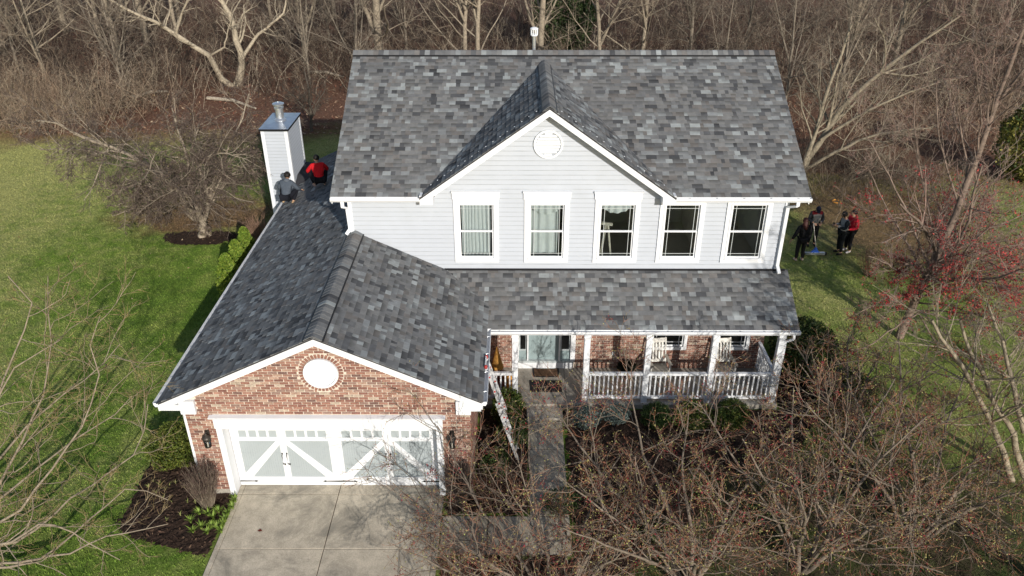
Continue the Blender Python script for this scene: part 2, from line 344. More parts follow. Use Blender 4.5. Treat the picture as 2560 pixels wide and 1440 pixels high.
# ================================================================== HOUSE
house = empty('house', (0, 0, 0), 'two storey grey house with brick garage, front porch and grey shingle roof', 'house')
GL, GR, GS, GX, GZ = -3.206, 3.219, 0.4756, -0.05, 4.557      # garage walls, slope, ridge
Y1, ML, MR = 5.073, -0.165, 11.406
RL, RR, EY, EZ, RY, RZ = -0.537, 11.841, 4.85, 5.692, 9.749, 8.228; MS = (RZ-EZ)/(RY-EY)
CX, CZ, CH, CY = 5.067, 8.062, 3.30, 4.72; CS = (CZ-EZ)/CH
PEY, PEZ, PS, PR = 3.471, 2.515, 0.5743, 11.675; PT = PEZ+PS*(Y1-PEY)
FLOOR = 0.15
gz = lambda x: GZ-GS*abs(x-GX)
cz = lambda x: CZ-CS*abs(x-CX)
# ---- clip helper and shingles
def clip(poly, region):
    """convex polygon clipped to a convex, counter-clockwise region"""
    out = list(poly); n = len(region)
    for i in range(n):
        (ax, ay), (bx, by) = region[i], region[(i+1) % n]; inp, out = out, []
        if not inp: return []
        sd = lambda p: (bx-ax)*(p[1]-ay)-(by-ay)*(p[0]-ax)
        for k in range(len(inp)):
            p, q = inp[k-1], inp[k]; sp, sq = sd(p), sd(q)
            if sq >= 0:
                if sp < 0: t = sp/(sp-sq); out.append((p[0]+t*(q[0]-p[0]), p[1]+t*(q[1]-p[1])))
                out.append(q)
            elif sp >= 0: t = sp/(sp-sq); out.append((p[0]+t*(q[0]-p[0]), p[1]+t*(q[1]-p[1])))
    return out
def area(p): return 0.5*sum(p[i-1][0]*p[i][1]-p[i][0]*p[i-1][1] for i in range(len(p)))
SH_PAL = [((0.1509, 0.1531, 0.1561), 42), ((0.1807, 0.1811, 0.18), 32), ((0.0957, 0.0981, 0.1036), 15), ((0.2855, 0.3043, 0.3076), 11), ((0.1586, 0.1497, 0.1435), 14), ((0.216, 0.2269, 0.2325), 16), ((0.0648, 0.0668, 0.0717), 6)]
def shingle_col():
    c = random.choices([a for a, b in SH_PAL], [b for a, b in SH_PAL])[0]; k = random.uniform(.9, 1.1); return (c[0]*k, c[1]*k, c[2]*k)
PIECES = []                                             # (verts, faces, colours, centre)
def shingles(o, U, V, region, e=0.145):
    o, U, V = [np.asarray(q, float) for q in (o, U, V)]; U /= np.linalg.norm(U); V /= np.linalg.norm(V); N = np.cross(U, V)
    if N[2] < 0: N = -N
    if area(region) < 0: region = region[::-1]
    u0, u1 = min(p[0] for p in region), max(p[0] for p in region); v0, v1 = min(p[1] for p in region), max(p[1] for p in region)
    for i in range(int((v1-v0)/e)+1):
        a = v0+i*e; u = u0-random.random()*.3; last = 0
        while u < u1:
            wd = random.choice((.10, .12, .15, .18, .22, .28)); raised = random.random() < (.35 if last else .7); last = raised
            P = clip([(u, a), (u+wd-.001, a), (u+wd-.001, a+e), (u, a+e)], region); u += wd
            if len(P) < 3 or abs(area(P)) < .0008: continue
            h0 = .013 if raised else .006
            c = shingle_col()
            top = []; bot = []; cc = []
            for (x, y) in P:
                f = min(1, max(0, (y-a)/e)); top.append(o+U*x+V*y+N*(.004+h0*(1-f)+.001*f)); bot.append(o+U*x+V*y-N*.003)
            n = len(P); fs = [tuple(range(n))]+[(k, n+k, n+(k+1) % n, (k+1) % n) for k in range(n)]
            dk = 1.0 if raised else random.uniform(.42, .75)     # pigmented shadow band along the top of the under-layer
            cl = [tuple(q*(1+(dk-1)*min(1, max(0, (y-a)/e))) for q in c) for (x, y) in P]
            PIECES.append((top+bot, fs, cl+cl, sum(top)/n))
roof = link('roof', MB().mesh('roof'), 'deck', house)
rm = MB()
def deck(pts, th=0.05):
    P = [np.asarray(p, float) for p in pts]; n = len(P); rm.add(P+[p-np.array([0, 0, th]) for p in P], [tuple(range(n)), tuple(range(2*n-1, n-1, -1))]+[(i, (i+1) % n, n+(i+1) % n, n+i) for i in range(n)])
GLX, GRX = -3.72, 3.50; GY0, GYB = -0.09, 14.75
deck([(GLX, GY0, gz(GLX)), (GX, GY0, GZ), (GX, GYB, GZ), (GLX, GYB, gz(GLX))]); deck([(GX, GY0, GZ), (GRX, GY0, gz(GRX)), (GRX, Y1, gz(GRX)), (GX, Y1, GZ)])
mz = lambda y: EZ+MS*(y-EY)
deck([(RL, EY, EZ), (CX-CH+.3, EY, EZ), (CX-CH+.3, Y1+.1, mz(Y1+.1)), (CX+CH-.3, Y1+.1, mz(Y1+.1)), (CX+CH-.3, EY, EZ), (RR, EY, EZ), (RR, RY, RZ), (RL, RY, RZ)]); deck([(RR, 2*RY-EY, EZ), (RL, 2*RY-EY, EZ), (RL, RY, RZ), (RR, RY, RZ)])
cyb = EY+(CZ-EZ)/MS
for s in (-1, 1): deck([(CX+s*CH, CY, EZ), (CX, CY, CZ), (CX, cyb, CZ), (CX+s*CH, EY, EZ)])
vx = lambda z: GX+(GZ-z)/GS
deck([(vx(PT)-.1, Y1, PT), (PR, Y1, PT), (PR, PEY, PEZ), (3.5, PEY, PEZ), (3.5, 3.98, PEZ+PS*(3.98-PEY))])
roof.data = rm.mesh('roof'); roof.data.materials.append(MT['deck'])
hyp = math.hypot
k = hyp(1, MS); shingles((RL-.02, EY-.02, EZ-.02*MS), (1, 0, 0), (0, 1, MS), [(0, 0), (RR-RL+.04, 0), (RR-RL+.04, (RY-EY+.02)*k), (0, (RY-EY+.02)*k)])
k = hyp(1, GS); Lg = (GX-GLX+.03)*k; shingles((GLX-.03, GY0-.02, gz(GLX-.03)), (0, 1, 0), (1, 0, GS), [(0, 0), (GYB-GY0, 0), (GYB-GY0, Lg), (0, Lg)])
Lr = (GRX+.03-GX)*k; shingles((GRX+.03, GY0-.02, gz(GRX+.03)), (0, 1, 0), (-1, 0, GS), [(0, 0), (Y1-GY0, 0), (Y1-GY0, Lr), (0, Lr)])
k = hyp(1, CS); Lc = CH*k
for s in (-1, 1): shingles((CX+s*CH, CY-.02, EZ), (0, 1, 0), (-s, 0, CS), [(0, 0), (EY-CY+.02, 0), (cyb-CY+.02, Lc), (0, Lc)])
k = hyp(1, PS); LY = (Y1-PEY+.02)*k; px = lambda y: GX+(GZ-(PEZ+PS*(y-PEY)))/GS-.04
shingles((0, PEY-.02, PEZ-.02*PS), (1, 0, 0), (0, 1, PS), [(3.40, 0), (PR+.02, 0), (PR+.02, LY), (px(Y1), LY)])
PIECES = [q for q in PIECES if not (q[3][2] > 5.4 and q[3][1] < Y1+.08 and abs(q[3][0]-CX) < CH-.30 and q[3][2] < mz(q[3][1])+.05)]
PIECES.sort(key=lambda q: np.linalg.norm(q[3]-CAM))
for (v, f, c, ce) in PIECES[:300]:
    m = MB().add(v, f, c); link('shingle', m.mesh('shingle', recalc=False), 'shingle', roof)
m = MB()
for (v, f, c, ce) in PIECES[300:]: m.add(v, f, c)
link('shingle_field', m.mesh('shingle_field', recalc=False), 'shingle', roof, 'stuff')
def ridge(a, b, sl, wd, rise=0.03, vent=True):
    """ridge vent strip with folded cap shingles; sl = slope either side, wd = half width on plan; runs from a to b"""
    a, b = np.asarray(a, float), np.asarray(b, float); L = np.linalg.norm(b-a); d = (b-a)/L; sd = np.array([-d[1], d[0], 0]); up = np.array([0, 0, 1.0])
    if vent:
        v = MB()
        for s in (-1, 1):
            o1 = sd*s*(wd+.025); v.obox(a+o1-up*(sl*(wd+.025)-.005), d*L, -o1*.25+up*sl*(wd+.025)*.25, up*(rise+.004))
        v.build('ridge_vent', 'black', roof)
    n = int(L/.15); e = L/n
    for i in range(n):
        c = shingle_col(); p = a+d*(i*e); h0, h1 = rise+.016, rise+.008
        P = []
        for (q, hh) in ((p-d*.01, h0), (p+d*e, h1)):
            for t in (-1, -.35, 0, .35, 1):
                drop = sl*wd*abs(t) if abs(t) > .36 else sl*wd*abs(t)*.75
                P.append(q+sd*wd*t+up*(hh-drop+(.0 if abs(t) == 1 else .006)))
        P2 = [q-up*.02 for q in P]; F = []
        for j in range(4): F += [(j, j+1, j+6, j+5)]
        F += [(0, 10, 11, 1), (1, 11, 12, 2), (2, 12, 13, 3), (3, 13, 14, 4), (0, 5, 15, 10), (4, 14, 19, 9)]
        link('ridge_cap', MB().add(P+P2, F, c).mesh('ridge_cap'), 'shingle', roof)
ridge((GX, GY0-.02, GZ), (GX, Y1+.02, GZ), GS, .20); ridge((RL-.02, RY, RZ), (RR+.02, RY, RZ), MS, .18); ridge((CX, CY-.02, CZ), (CX, cyb-.15, CZ), CS, .17)
# metal flashing where the porch roof meets the wall
MB().box(2.3, MR+.2, Y1-.045, Y1-.002, PT-.035, PT+.03).build('wall_flashing', 'black', house)
# ---- walls
def wall_panel(m, x0, x1, z0, z1, holes, y0, y1):
    """solid wall between y0 and y1 with rectangular openings"""
    xs = sorted({x0, x1, *[h[0] for h in holes], *[h[1] for h in holes]}); zs = sorted({z0, z1, *[h[2] for h in holes], *[h[3] for h in holes]})
    for a, b in zip(xs, xs[1:]):
        for c, d in zip(zs, zs[1:]):
            mx, mz = (a+b)/2, (c+d)/2
            if not any(h[0] < mx < h[1] and h[2] < mz < h[3] for h in holes): m.box(a, b, y0, y1, c, d)
WX = [3.195, 5.069, 6.93, 8.641, 10.399]; WHOLES = [(x-.46, x+.46, 3.80, 5.37) for x in WX]
PW = [(8.17, 9.10, 0.90, 2.15), (9.98, 10.90, 0.90, 2.15)]; DOORH = (4.30, 5.88, FLOOR, 2.30)
fw = MB(); wall_panel(fw, ML, MR, PT-.3, EZ-.12, WHOLES, Y1+.03, Y1+.15)
fw.prism([(CX-CH+.2, EZ-.12), (CX+CH-.2, EZ-.12), (CX, cz(CX)-.1)], lambda p, q, a: (p, a, q), Y1+.03, Y1+.15)
fwall = fw.build('front_wall', 'siding', house)
# lap siding, board by board
PITCH_S = 0.130; nb = int((CZ-PT)/PITCH_S)+1
for i in range(nb):
    z0 = PT+.01+i*PITCH_S; z1 = z0+PITCH_S
    if z0 < EZ-.2: segs = [(ML, MR)]
    else:
        hw = (CZ-z0)/CS-.13
        if hw < .1: continue
        segs = [(CX-hw, CX+hw)]
    z1c = z1
    for h in WHOLES+[]:
        a0, a1 = h[0]-.10, h[1]+.10
        if z1 > 3.75 and z0 < 5.40:
            ns = []
            for s0, s1 in segs:
                if s0 < a0 and s1 > a1: ns += [(s0, a0), (a1, s1)]
                else: ns.append((s0, s1))
            segs = ns
    cut = []
    for s0, s1 in segs:                               # panels come in lengths of about 3.7 m, with staggered butt joints
        while s1-s0 > 4.4: q = s0+random.uniform(2.6, 3.8); cut.append((s0, q-.002)); s0 = q
        cut.append((s0, s1))
    for s0, s1 in cut:
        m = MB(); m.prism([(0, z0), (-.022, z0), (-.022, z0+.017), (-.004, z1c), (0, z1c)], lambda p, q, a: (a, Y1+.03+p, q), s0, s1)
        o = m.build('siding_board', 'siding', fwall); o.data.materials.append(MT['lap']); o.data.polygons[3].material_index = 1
# other outer walls (mostly hidden)
ow = MB(); ow.box(ML, ML+.12, Y1+.15, 2*RY-EY-.3, 0, EZ-.05); ow.box(MR-.12, MR, Y1+.15, 2*RY-EY-.3, 0, EZ-.05); ow.box(ML+.12, MR-.12, 2*RY-EY-.42, 2*RY-EY-.3, 0, EZ-.05)
for x in (ML+.01, MR-.13): ow.prism([(Y1-.05, EZ-.05), (2*RY-Y1, EZ-.05), (RY, RZ-.15)], lambda p, q, a: (a, p, q), x, x+.12)
ow.build('side_wall', 'siding', house)
ins = MB(); ins.box(ML+.13, MR-.13, Y1+.2, 2*RY-EY-.5, 2.75, 3.05); ins.box(ML+.13, MR-.13, 9.0, 9.1, .1, 5.4); ins.box(ML+.13, MR-.13, Y1+.2, 2*RY-EY-.5, 5.42, 5.5)
for x in (2.2, 4.15, 6.0, 7.8, 9.55): ins.box(x-.04, x+.04, Y1+.2, 8.98, 3.06, 5.41)
ins.build('interior_wall', 'inside', house)
MB().box(ML+.13, MR-.13, 5.3, 14, 0.02, .12).build('interior_floor', 'inside', house)
# corner boards
for x in (ML-.01, MR-.09): MB().box(x, x+.10, Y1-.012, Y1+.12, PT+.02 if x > 5 else gz(ML)-.0, EZ-.14).build('corner_board', 'white', house)
# ---- fascia, soffit
def bar_h(name, x0, x1, y0, y1, z0, z1, mat='white', parent=house): return MB().box(x0, x1, y0, y1, z0, z1).build(name, mat, parent)
def rake(name, xa, za, xb, zb, y0, y1, drop, mat='white'):
    """sloping board under a gable edge"""
    m = MB(); m.prism([(xa, za), (xb, zb), (xb, zb-drop), (xa, za-drop)], lambda p, q, a: (p, a, q), y0, y1); return m.build(name, mat, house)
for s in (-1, 1):
    xe = GLX-.02 if s < 0 else GRX+.02
    rake('rake_board', xe, gz(xe)-.02, GX+s*.0005, GZ-.02, GY0+.005, -.002, .20)
    xe = CX+s*(CH-.02)
    rake('rake_board', xe, cz(xe)-.02, CX+s*.0005, CZ-.02, CY+.005, CY+.035, .20)
    rake('rake_soffit', xe, cz(xe)-.155, CX+s*.0005, CZ-.155, CY+.036, Y1+.01, .02)
# gable-foot return blocks
MB().box(GLX+.02, GL-.03, GY0+.003, 0.30, 2.60, gz(GLX)-.06).build('eave_return', 'white', house); MB().box(GL-.05, GL+.29, GY0-.004, .05, 2.50, 2.86).build('eave_return', 'white', house)
MB().box(GR-.30, GR+.03, GY0-.004, .05, 2.50, 2.86).build('eave_return', 'white', house); MB().box(GR+.031, GRX-.02, GY0+.003, .3, 2.60, gz(GRX)-.06).build('eave_return', 'white', house)
for s in (-1, 1):
    x = CX+s*(CH-.17); MB().box(x-.17, x+.17, CY+.001, Y1-.0, EZ-.19, EZ+.06).build('eave_return', 'white', house)
bar_h('soffit', RL, CX-CH-.02, EY+.03, Y1+.02, EZ-.17, EZ-.14); bar_h('soffit', CX+CH+.02, RR, EY+.03, Y1+.02, EZ-.17, EZ-.14)
bar_h('fascia', RL, CX-CH-.0, EY, EY+.028, EZ-.17, EZ-.045); bar_h('fascia', CX+CH+.0, RR, EY, EY+.028, EZ-.17, EZ-.045)
for x, s in ((RL, 1), (RR, -1)):      # rakes of the main roof
    for yy in (EY, 2*RY-EY):
        m = MB(); m.prism([(yy, EZ-.03), (RY, RZ-.03), (RY, RZ-.21), (yy, EZ-.21)], lambda p, q, a: (a, p, q), x, x+s*.025); m.build('rake_board', 'white', house)
MB().box(GLX+.02, GL, .31, GYB-.1, 2.62, 2.65).build('soffit', 'white', house); MB().box(GR, GRX-.02, .31, 3.9, 2.62, 2.65).build('soffit', 'white', house)
MB().box(GLX, GLX+.02, 0, GYB-.02, 2.64, gz(GLX)-.06).build('fascia', 'white', house); MB().box(GRX-.02, GRX, 0, 3.96, 2.64, gz(GRX)-.06).build('fascia', 'white', house)
# ---- gutters with hangers
GP = [(0, .115), (0, 0), (.085, 0), (.122, .06), (.122, .12), (.113, .12), (.113, .063), (.081, .008), (.008, .008), (.008, .115)]
def gutter(a, b, out, ztop):
    """trough from a to b (plan points); out = outward unit vector"""
    a, b, out = np.array(a, float), np.array(b, float), np.array(out, float); L = np.linalg.norm(b-a); d = (b-a)/L
    m = MB(); m.prism(GP, lambda p, q, t: (*(a+d*t+out*p), ztop-.12+q), 0, L)
    for t in (0, L-.004): m.prism([GP[i] for i in (0, 1, 2, 3, 4)], lambda p, q, s, t=t: (*(a+d*(t+s)+out*p), ztop-.1195+q*.995), 0, .004)
    g = m.build('gutter', 'white', house); n = max(2, int(L/.62))
    for i in range(n):
        t = (i+.5)*L/n; p0 = a+d*t; h = MB(); h.tube([(*(p0+out*.01), ztop-.03), (*(p0+d*.02+out*.05), ztop-.012), (*(p0+d*.03+out*.09), ztop-.015), (*(p0+d*.03+out*.112), ztop-.04)], .007, 5); h.build('gutter_hanger', 'galv', g)
    return g
gutter((RL-.01, EY-.002), (CX-CH-.0, EY-.002), (0, -1), EZ-.012); gutter((CX+CH+.0, EY-.002), (RR+.02, EY-.002), (0, -1), EZ-.012)
gutter((3.5, PEY-.002), (PR+.03, PEY-.002), (0, -1), PEZ-.012)
gutter((GLX-.002, GY0+.02), (GLX-.002, GYB-.1), (-1, 0), gz(GLX)-.012); gutter((GRX+.002, GY0+.02), (GRX+.002, 2.95), (1, 0), gz(GRX)-.012)
bar_h('fascia', 3.52, PR, PEY, PEY+.03, PEZ-.19, PEZ-.045)
# ---- downspouts
def downspout(pts, w_=.075, t_=.055):
    m = MB()
    for a, b in zip(pts, pts[1:]):
        up = (0, 1, 0) if abs(b[2]-a[2]) > max(abs(b[0]-a[0]), abs(b[1]-a[1])) else (0, 0, 1)
        m.bar(a, b, w_, t_, up)
    return m.build('downspout', 'white', house, bevel=.006)
ds = (ML-.02, Y1-.06); downspout([(ds[0]-.06, EY-.07, EZ-.12), (ds[0]-.06, EY-.07, EZ-.28), (ds[0]+.0, Y1-.06, EZ-.42), (ds[0]+.02, Y1-.06, gz(ML)+.18), (ds[0]-.08, Y1-.16, gz(ML)+.06)], .09)
downspout([(MR+.12, EY-.07, EZ-.12), (MR+.12, EY-.07, EZ-.24), (MR-.04, Y1-.065, EZ-.36), (MR-.04, Y1-.065, PT+.16), (MR-.02, Y1-.26, PT+.02)], .09)
downspout([(PR-.12, PEY-.07, PEZ-.12), (PR-.12, PEY-.07, PEZ-.26), (PR-.28, 3.50, PEZ-.40), (PR-.28, 3.50, .1)], .07)
downspout([(GL-.05, .06, 2.6), (GL-.05, .06, .12)], .075)
# ---- upper windows
def window(cx, head=True, curtain=None):
    wx0, wx1, z0, z1 = cx-.46, cx+.46, 3.80, 5.37; y = Y1
    o = link('window', MB().mesh('window'), 'white', house); f = MB()
    f.box(cx-.595, wx0, y-.022, y+.06, 3.66, 5.52); f.box(wx1, cx+.595, y-.022, y+.06, 3.66, 5.52)
    f.box(wx0, wx1, y-.022, y+.06, 3.66, 3.80); f.box(wx0, wx1, y-.022, y+.06, 5.37, 5.52)
    o.data = f.mesh('window'); o.data.materials.append(MT['white'])
    b = MB(); b.box(wx0-.03, wx0-.003, y-.038, y-.023, 3.80, 5.37); b.box(wx1+.003, wx1+.03, y-.038, y-.023, 3.80, 5.37); b.box(wx0-.03, wx1+.03, y-.038, y-.023, 5.371, 5.40); b.build('brick_mould', 'white', o)
    MB().box(wx0-.03, wx1+.03, y-.05, y-.023, 3.755, 3.799).build('sill', 'white', o)
    if head:
        h = MB(); h.box(cx-.62, cx+.62, y-.035, y+.03, 5.525, 5.70); h.prism([(0, 5.70), (-.075, 5.715), (-.075, 5.735), (0, 5.75)], lambda p, q, a: (a, y+p, q), cx-.64, cx+.64); h.build('window_head', 'white', o)
    for k, (a, c, dy) in enumerate(((z0, 4.60, .006), (4.565, z1, .028))):
        s = MB(); w_ = .04
        s.box(wx0+.001, wx0+w_, y+dy, y+dy+.02, a, c); s.box(wx1-w_, wx1-.001, y+dy, y+dy+.02, a, c); s.box(wx0+w_, wx1-w_, y+dy, y+dy+.02, a, a+w_); s.box(wx0+w_, wx1-w_, y+dy, y+dy+.02, c-w_, c)
        sa = s.build('sash', 'white', o)
        MB().box(wx0+w_-.002, wx1-w_+.002, y+dy+.008, y+dy+.012, a+w_-.002, c-w_+.002).build('pane', 'glass', o)
        g = MB()
        for x in (wx0+.125, wx1-.125): g.box(x-.0065, x+.0065, y+dy+.002, y+dy+.007, a+w_, c-w_)
        zz = a+.125 if k == 0 else c-.125; g.box(wx0+w_, wx1-w_, y+dy+.0005, y+dy+.0065, zz-.0065, zz+.0065); g.build('muntin', 'muntin', o)
    def drape(x0, x1, za, zb, yy, hem=None, folds=9):
        n = 60; V = []; F = []
        for j in range(9):
            for i in range(n+1):
                t = i/n; x = x0+(x1-x0)*t; tz = j/8; bot = zb if hem is None else hem(t); z = za+(bot-za)*tz
                V.append((x+.012*math.sin(7*t+3*tz), yy+(.018+.012*tz)*math.sin(folds*6.28*t+1.4*math.sin(5*t))+.012*math.sin(3*tz+9*t), z))
        for j in range(8):
            for i in range(n): a = j*(n+1)+i; F.append((a, a+1, a+n+2, a+n+1))
        MB().add(V, F).build('curtain', 'curtain', o, smooth=True)
    if curtain == 'full': drape(wx0+.05, wx1-.10, 5.36, 3.82, y+.17)
    if curtain == 'swag': drape(wx0+.04, wx1-.05, 5.36, 5.2, y+.15, lambda t: 5.22-.20*math.sin(math.pi*t), 5); drape(wx0+.02, wx1-.16, 5.36, 3.9, y+.22, lambda t: 3.82, 4)
    if curtain == 'valance': drape(wx0+.04, wx1-.06, 5.36, 5.2, y+.15, lambda t: 5.24-.19*math.sin(math.pi*t), 5)
    return o
window(WX[0], True, 'full'); window(WX[1], True, 'swag'); w3 = window(WX[2], True, 'valance'); window(WX[3], False); window(WX[4], False)
stl = MB(); stl.bar((WX[2]-.33, Y1+.5, 3.6), (WX[2]-.22, Y1+.45, 4.6), .05, .05); stl.bar((WX[2]-.05, Y1+.5, 3.6), (WX[2]-.18, Y1+.45, 4.6), .05, .05); stl.bar((WX[2]-.36, Y1+.46, 4.62), (WX[2]-.05, Y1+.46, 4.58), .07, .07)
link('stool', stl.mesh('stool'), 'woodworn', None); tag(bpy.data.objects['stool'], 'pale wooden stand seen through the third upper window from left', 'stand')
# ---- round gable vents
def gable_vent(cx, y, cz_, r, n=9, back='lap'):
    o = link('gable_vent', MB().mesh('gable_vent'), 'white', house); m = MB(); K = 40
    v = []
    for rr_, yy in ((r, y), (r, y-.05), (r-.05, y-.05), (r-.06, y-.012)): v += [(cx+rr_*math.cos(6.2832*k/K), yy, cz_+rr_*math.sin(6.2832*k/K)) for k in range(K)]
    f = [(j*K+k, j*K+(k+1) % K, (j+1)*K+(k+1) % K, (j+1)*K+k) for j in range(3) for k in range(K)]; f.append(tuple(3*K+k for k in range(K))); m.add(v, f)
    o.data = m.mesh('gable_vent'); o.data.materials.append(MT['white']); o.data.materials.append(MT[back]); o.data.polygons[len(o.data.polygons)-1].material_index = 1
    ri = r-.062
    for i in range(n):
        z = cz_-ri+(i+.5)*2*ri/n; hw = math.sqrt(max(.0, ri*ri-(abs(z-cz_)+ri/n*.6)**2))
        if hw < .03: continue
        s = MB(); e = ri/n; s.prism([(-.014, z+e*.62), (-.034, z-e*.62), (-.028, z-e*.72), (-.008, z+e*.5)], lambda p, q, a: (a, y+p, q), cx-hw, cx+hw); s.build('louvre_slat', 'white', o)
    return o
gable_vent(CX, Y1+.008, 7.02, .375); gable_vent(0.0, -.004, 3.585, .385, 9, 'white')
# ================================================================== BRICKWORK
BPAL = [((0.2793, 0.1403, 0.1038), 30), ((0.3249, 0.1785, 0.1337), 28), ((0.228, 0.1123, 0.0882), 16), ((0.3762, 0.2486, 0.1882), 12), ((0.4332, 0.3507, 0.2726), 7), ((0.285, 0.1849, 0.1493), 12), ((0.171, 0.102, 0.0857), 4)]
def bcol():
    c = random.choices([a for a, b in BPAL], [b for a, b in BPAL])[0]; k = random.uniform(.85, 1.15); return tuple(q*k for q in c)
PX, PZ, BW, BH, BD = .215, .0688, .196, .0545, .03
BRICKS = []
def lay(region_ok, x0, x1, z0, z1, y, skip=None):
    nr = int((z1-z0)/PZ)
    for j in range(nr+1):
        z = z0+(j+.5)*PZ; off = (j % 2)*PX/2
        i = 0; x = x0-off
        while x < x1:
            a, b = max(x, x0), min(x+BW, x1); x += PX
            if b-a < .04: continue
            ab = region_ok(a, b, z)
            if ab: a, b = ab; BRICKS.append(((a+b)/2+random.uniform(-.004, .004), y, z+random.uniform(-.002, .002), b-a, random.uniform(-.003, .004)))
gw = MB(); wall_panel(gw, GL, GR, .17, 2.86, [(-2.46, 2.46, .0, 2.05)], 0.0, .12)
gw.prism([(GL+.05, 2.86), (GR-.05, 2.86), (GX, gz(GX)-.12)], lambda p, q, a: (p, a, q), 0, .12)
gw.box(GR-.12, GR, .121, 5.0, .17, 2.7); gw.box(GL, GL+.12, .121, GYB-.2, .17, 2.75)
gwall = gw.build('garage_wall', 'mortar', house)
fo = MB(); fo.box(GL-.012, -2.58, -.012, .14, 0, .168); fo.box(2.58, GR+.012, -.012, .14, 0, .168); fo.build('foundation', 'slab', house)
def g_ok(a, b, z):
    """visible extent of a brick after cutting it at casing, vent ring and eave blocks; None where no brick shows"""
    if z-PZ/2 > max(gz(a), gz(b))-.20 or z+PZ/2 > min(gz(a), gz(b))-.055: return None
    if z < .2: return None
    if z < 2.43:
        if a < -2.60: b = min(b, -2.60)
        elif b > 2.60: a = max(a, 2.60)
        else: return None
    dz = abs(z-3.585)
    if dz < .51:
        h = math.sqrt(.51**2-dz*dz)
        if a < -h: b = min(b, -h) if b > -h and b < h+.3 else b
        elif b > h: a = max(a, h)
        else: return None
    if z > 2.48 and z < 2.9: a = max(a, GL+.28); b = min(b, GR-.29)
    return (a, b) if b-a > .03 else None
lay(g_ok, GL, GR, .175, 4.5, 0.0)
pw = MB(); wall_panel(pw, GR+.02, MR, FLOOR, 2.75, [DOORH]+PW, Y1+.0, Y1+.14); pwall = pw.build('porch_wall', 'mortar', house)
def p_ok(a, b, z):
    for h in [(4.16, 5.98, 0, 2.4)]+[(q[0]-.09, q[1]+.09, q[2]-.10, q[3]+.1) for q in PW]:
        if b > h[0] and a < h[1] and h[2] < z < h[3]:
            if a < h[0]: b = h[0]
            elif b > h[1]: a = h[1]
            else: return None
    return (a, b) if b-a > .03 else None
NB0 = len(BRICKS); lay(p_ok, 3.25, MR, FLOOR+.005, 2.45, Y1)
def brick_mesh(w_, c, d=BD, h=BH):
    m = MB(); b = .005; x, z = w_/2, h/2
    v = [(-x, 0, -z), (x, 0, -z), (x, 0, z), (-x, 0, z), (-x, -.012, -z), (x, -.012, -z), (x, -.012, z), (-x, -.012, z), (-x+b, -.017, -z+b), (x-b, -.017, -z+b), (x-b, -.017, z-b), (-x+b, -.017, z-b)]
    f = [(0, 1, 5, 4), (1, 2, 6, 5), (2, 3, 7, 6), (3, 0, 4, 7), (4, 5, 9, 8), (5, 6, 10, 9), (6, 7, 11, 10), (7, 4, 8, 11), (8, 9, 10, 11)]
    return m.add(v, f, c)
bm_cache = {}
order = sorted(range(len(BRICKS)), key=lambda i: hyp(BRICKS[i][0]-CAM[0], hyp(BRICKS[i][1]-CAM[1], BRICKS[i][2]-CAM[2])))
single = set([i for i in order if BRICKS[i][3] > .19 and i < NB0][:235]); fld = {0: MB(), 1: MB()}
for i, (x, y, z, w_, dy) in enumerate(BRICKS):
    if i in single:
        kk = random.randrange(24)
        if kk not in bm_cache: bm_cache[kk] = brick_mesh(BW, bcol()).mesh('brick'); bm_cache[kk].materials.append(MT['brick'])
        link('brick', bm_cache[kk], None, gwall, loc=(x, y+dy, z))
    else:
        q = brick_mesh(w_, bcol()); fld[0 if i < NB0 else 1].add([(a+x, b+y+dy, c+z) for a, b, c in q.v], q.f, q.c[0])
# side wall of the garage, facing the porch
for j in range(36):
    z = .175+(j+.5)*PZ; yy = .02-(j % 2)*PX/2
    while yy < 4.9:
        a, b = max(yy, .0), yy+BW; yy += PX
        if b-a > .05:
            q = brick_mesh(b-a, bcol()); fld[0].add([(GR-v[1], (a+b)/2+v[0], z+v[2]) for v in q.v], q.f, q.c[0])
fld[0].build('brick_field', 'brick', gwall, 'stuff'); fld[1].build('brick_field', 'brick', pwall, 'stuff')
nr = 36                                                # ring of header bricks round the garage gable vent
rb = [brick_mesh(.056, bcol(), h=.095).mesh('brick') for _ in range(6)]
for q in rb: q.materials.append(MT['brick'])
for i in range(nr):
    a = 2*math.pi*i/nr; o = link('brick', random.choice(rb), None, gwall, loc=(.44*math.cos(a), -.002, 3.585+.44*math.sin(a))); o.rotation_euler = (0, math.pi/2-a, 0)
for q in PW:                                           # rowlock sills below the porch windows
    n = int((q[1]-q[0]+.2)/.075)
    for i in range(n): link('brick', random.choice(rb), None, pwall, loc=(q[0]-.06+i*.075, Y1-.012, q[2]-.17))
# ================================================================== GARAGE DOOR
cs = MB(); cs.box(-2.58, -2.44, -.045, .30, .02, 2.06); cs.box(2.44, 2.58, -.045, .30, .02, 2.06); cs.box(-2.60, 2.60, -.06, .30, 2.061, 2.34)
cs.build('door_casing', 'white', house, bevel=.004)
hd = MB(); hd.prism([(0, 2.341), (-.10, 2.365), (-.12, 2.40), (-.12, 2.415), (0, 2.43)], lambda p, q, a: (a, -.01+p, q), -2.67, 2.67); hd.build('door_crown', 'white', house)
GD = link('garage_door', MB().mesh('garage_door'), 'doorpanel', house)
gd = MB(); gd.box(-2.43, 2.43, .30, .34, .035, 2.12); GD.data = gd.mesh('garage_door'); GD.data.materials.append(MT['doorpanel'])
YD = .30
def db(name, x0, x1, z0, z1, d=.022): MB().box(x0, x1, YD-d, YD-.001, z0, z1).build(name, 'white', GD, bevel=.003)
db('bottom_rail', -2.43, 2.43, .04, .30)
db('top_rail', -2.43, 2.43, 1.93, 2.11)
leafs = [(-2.43, -1.235), (-1.235, -.04), (.04, 1.235), (1.235, 2.43)]
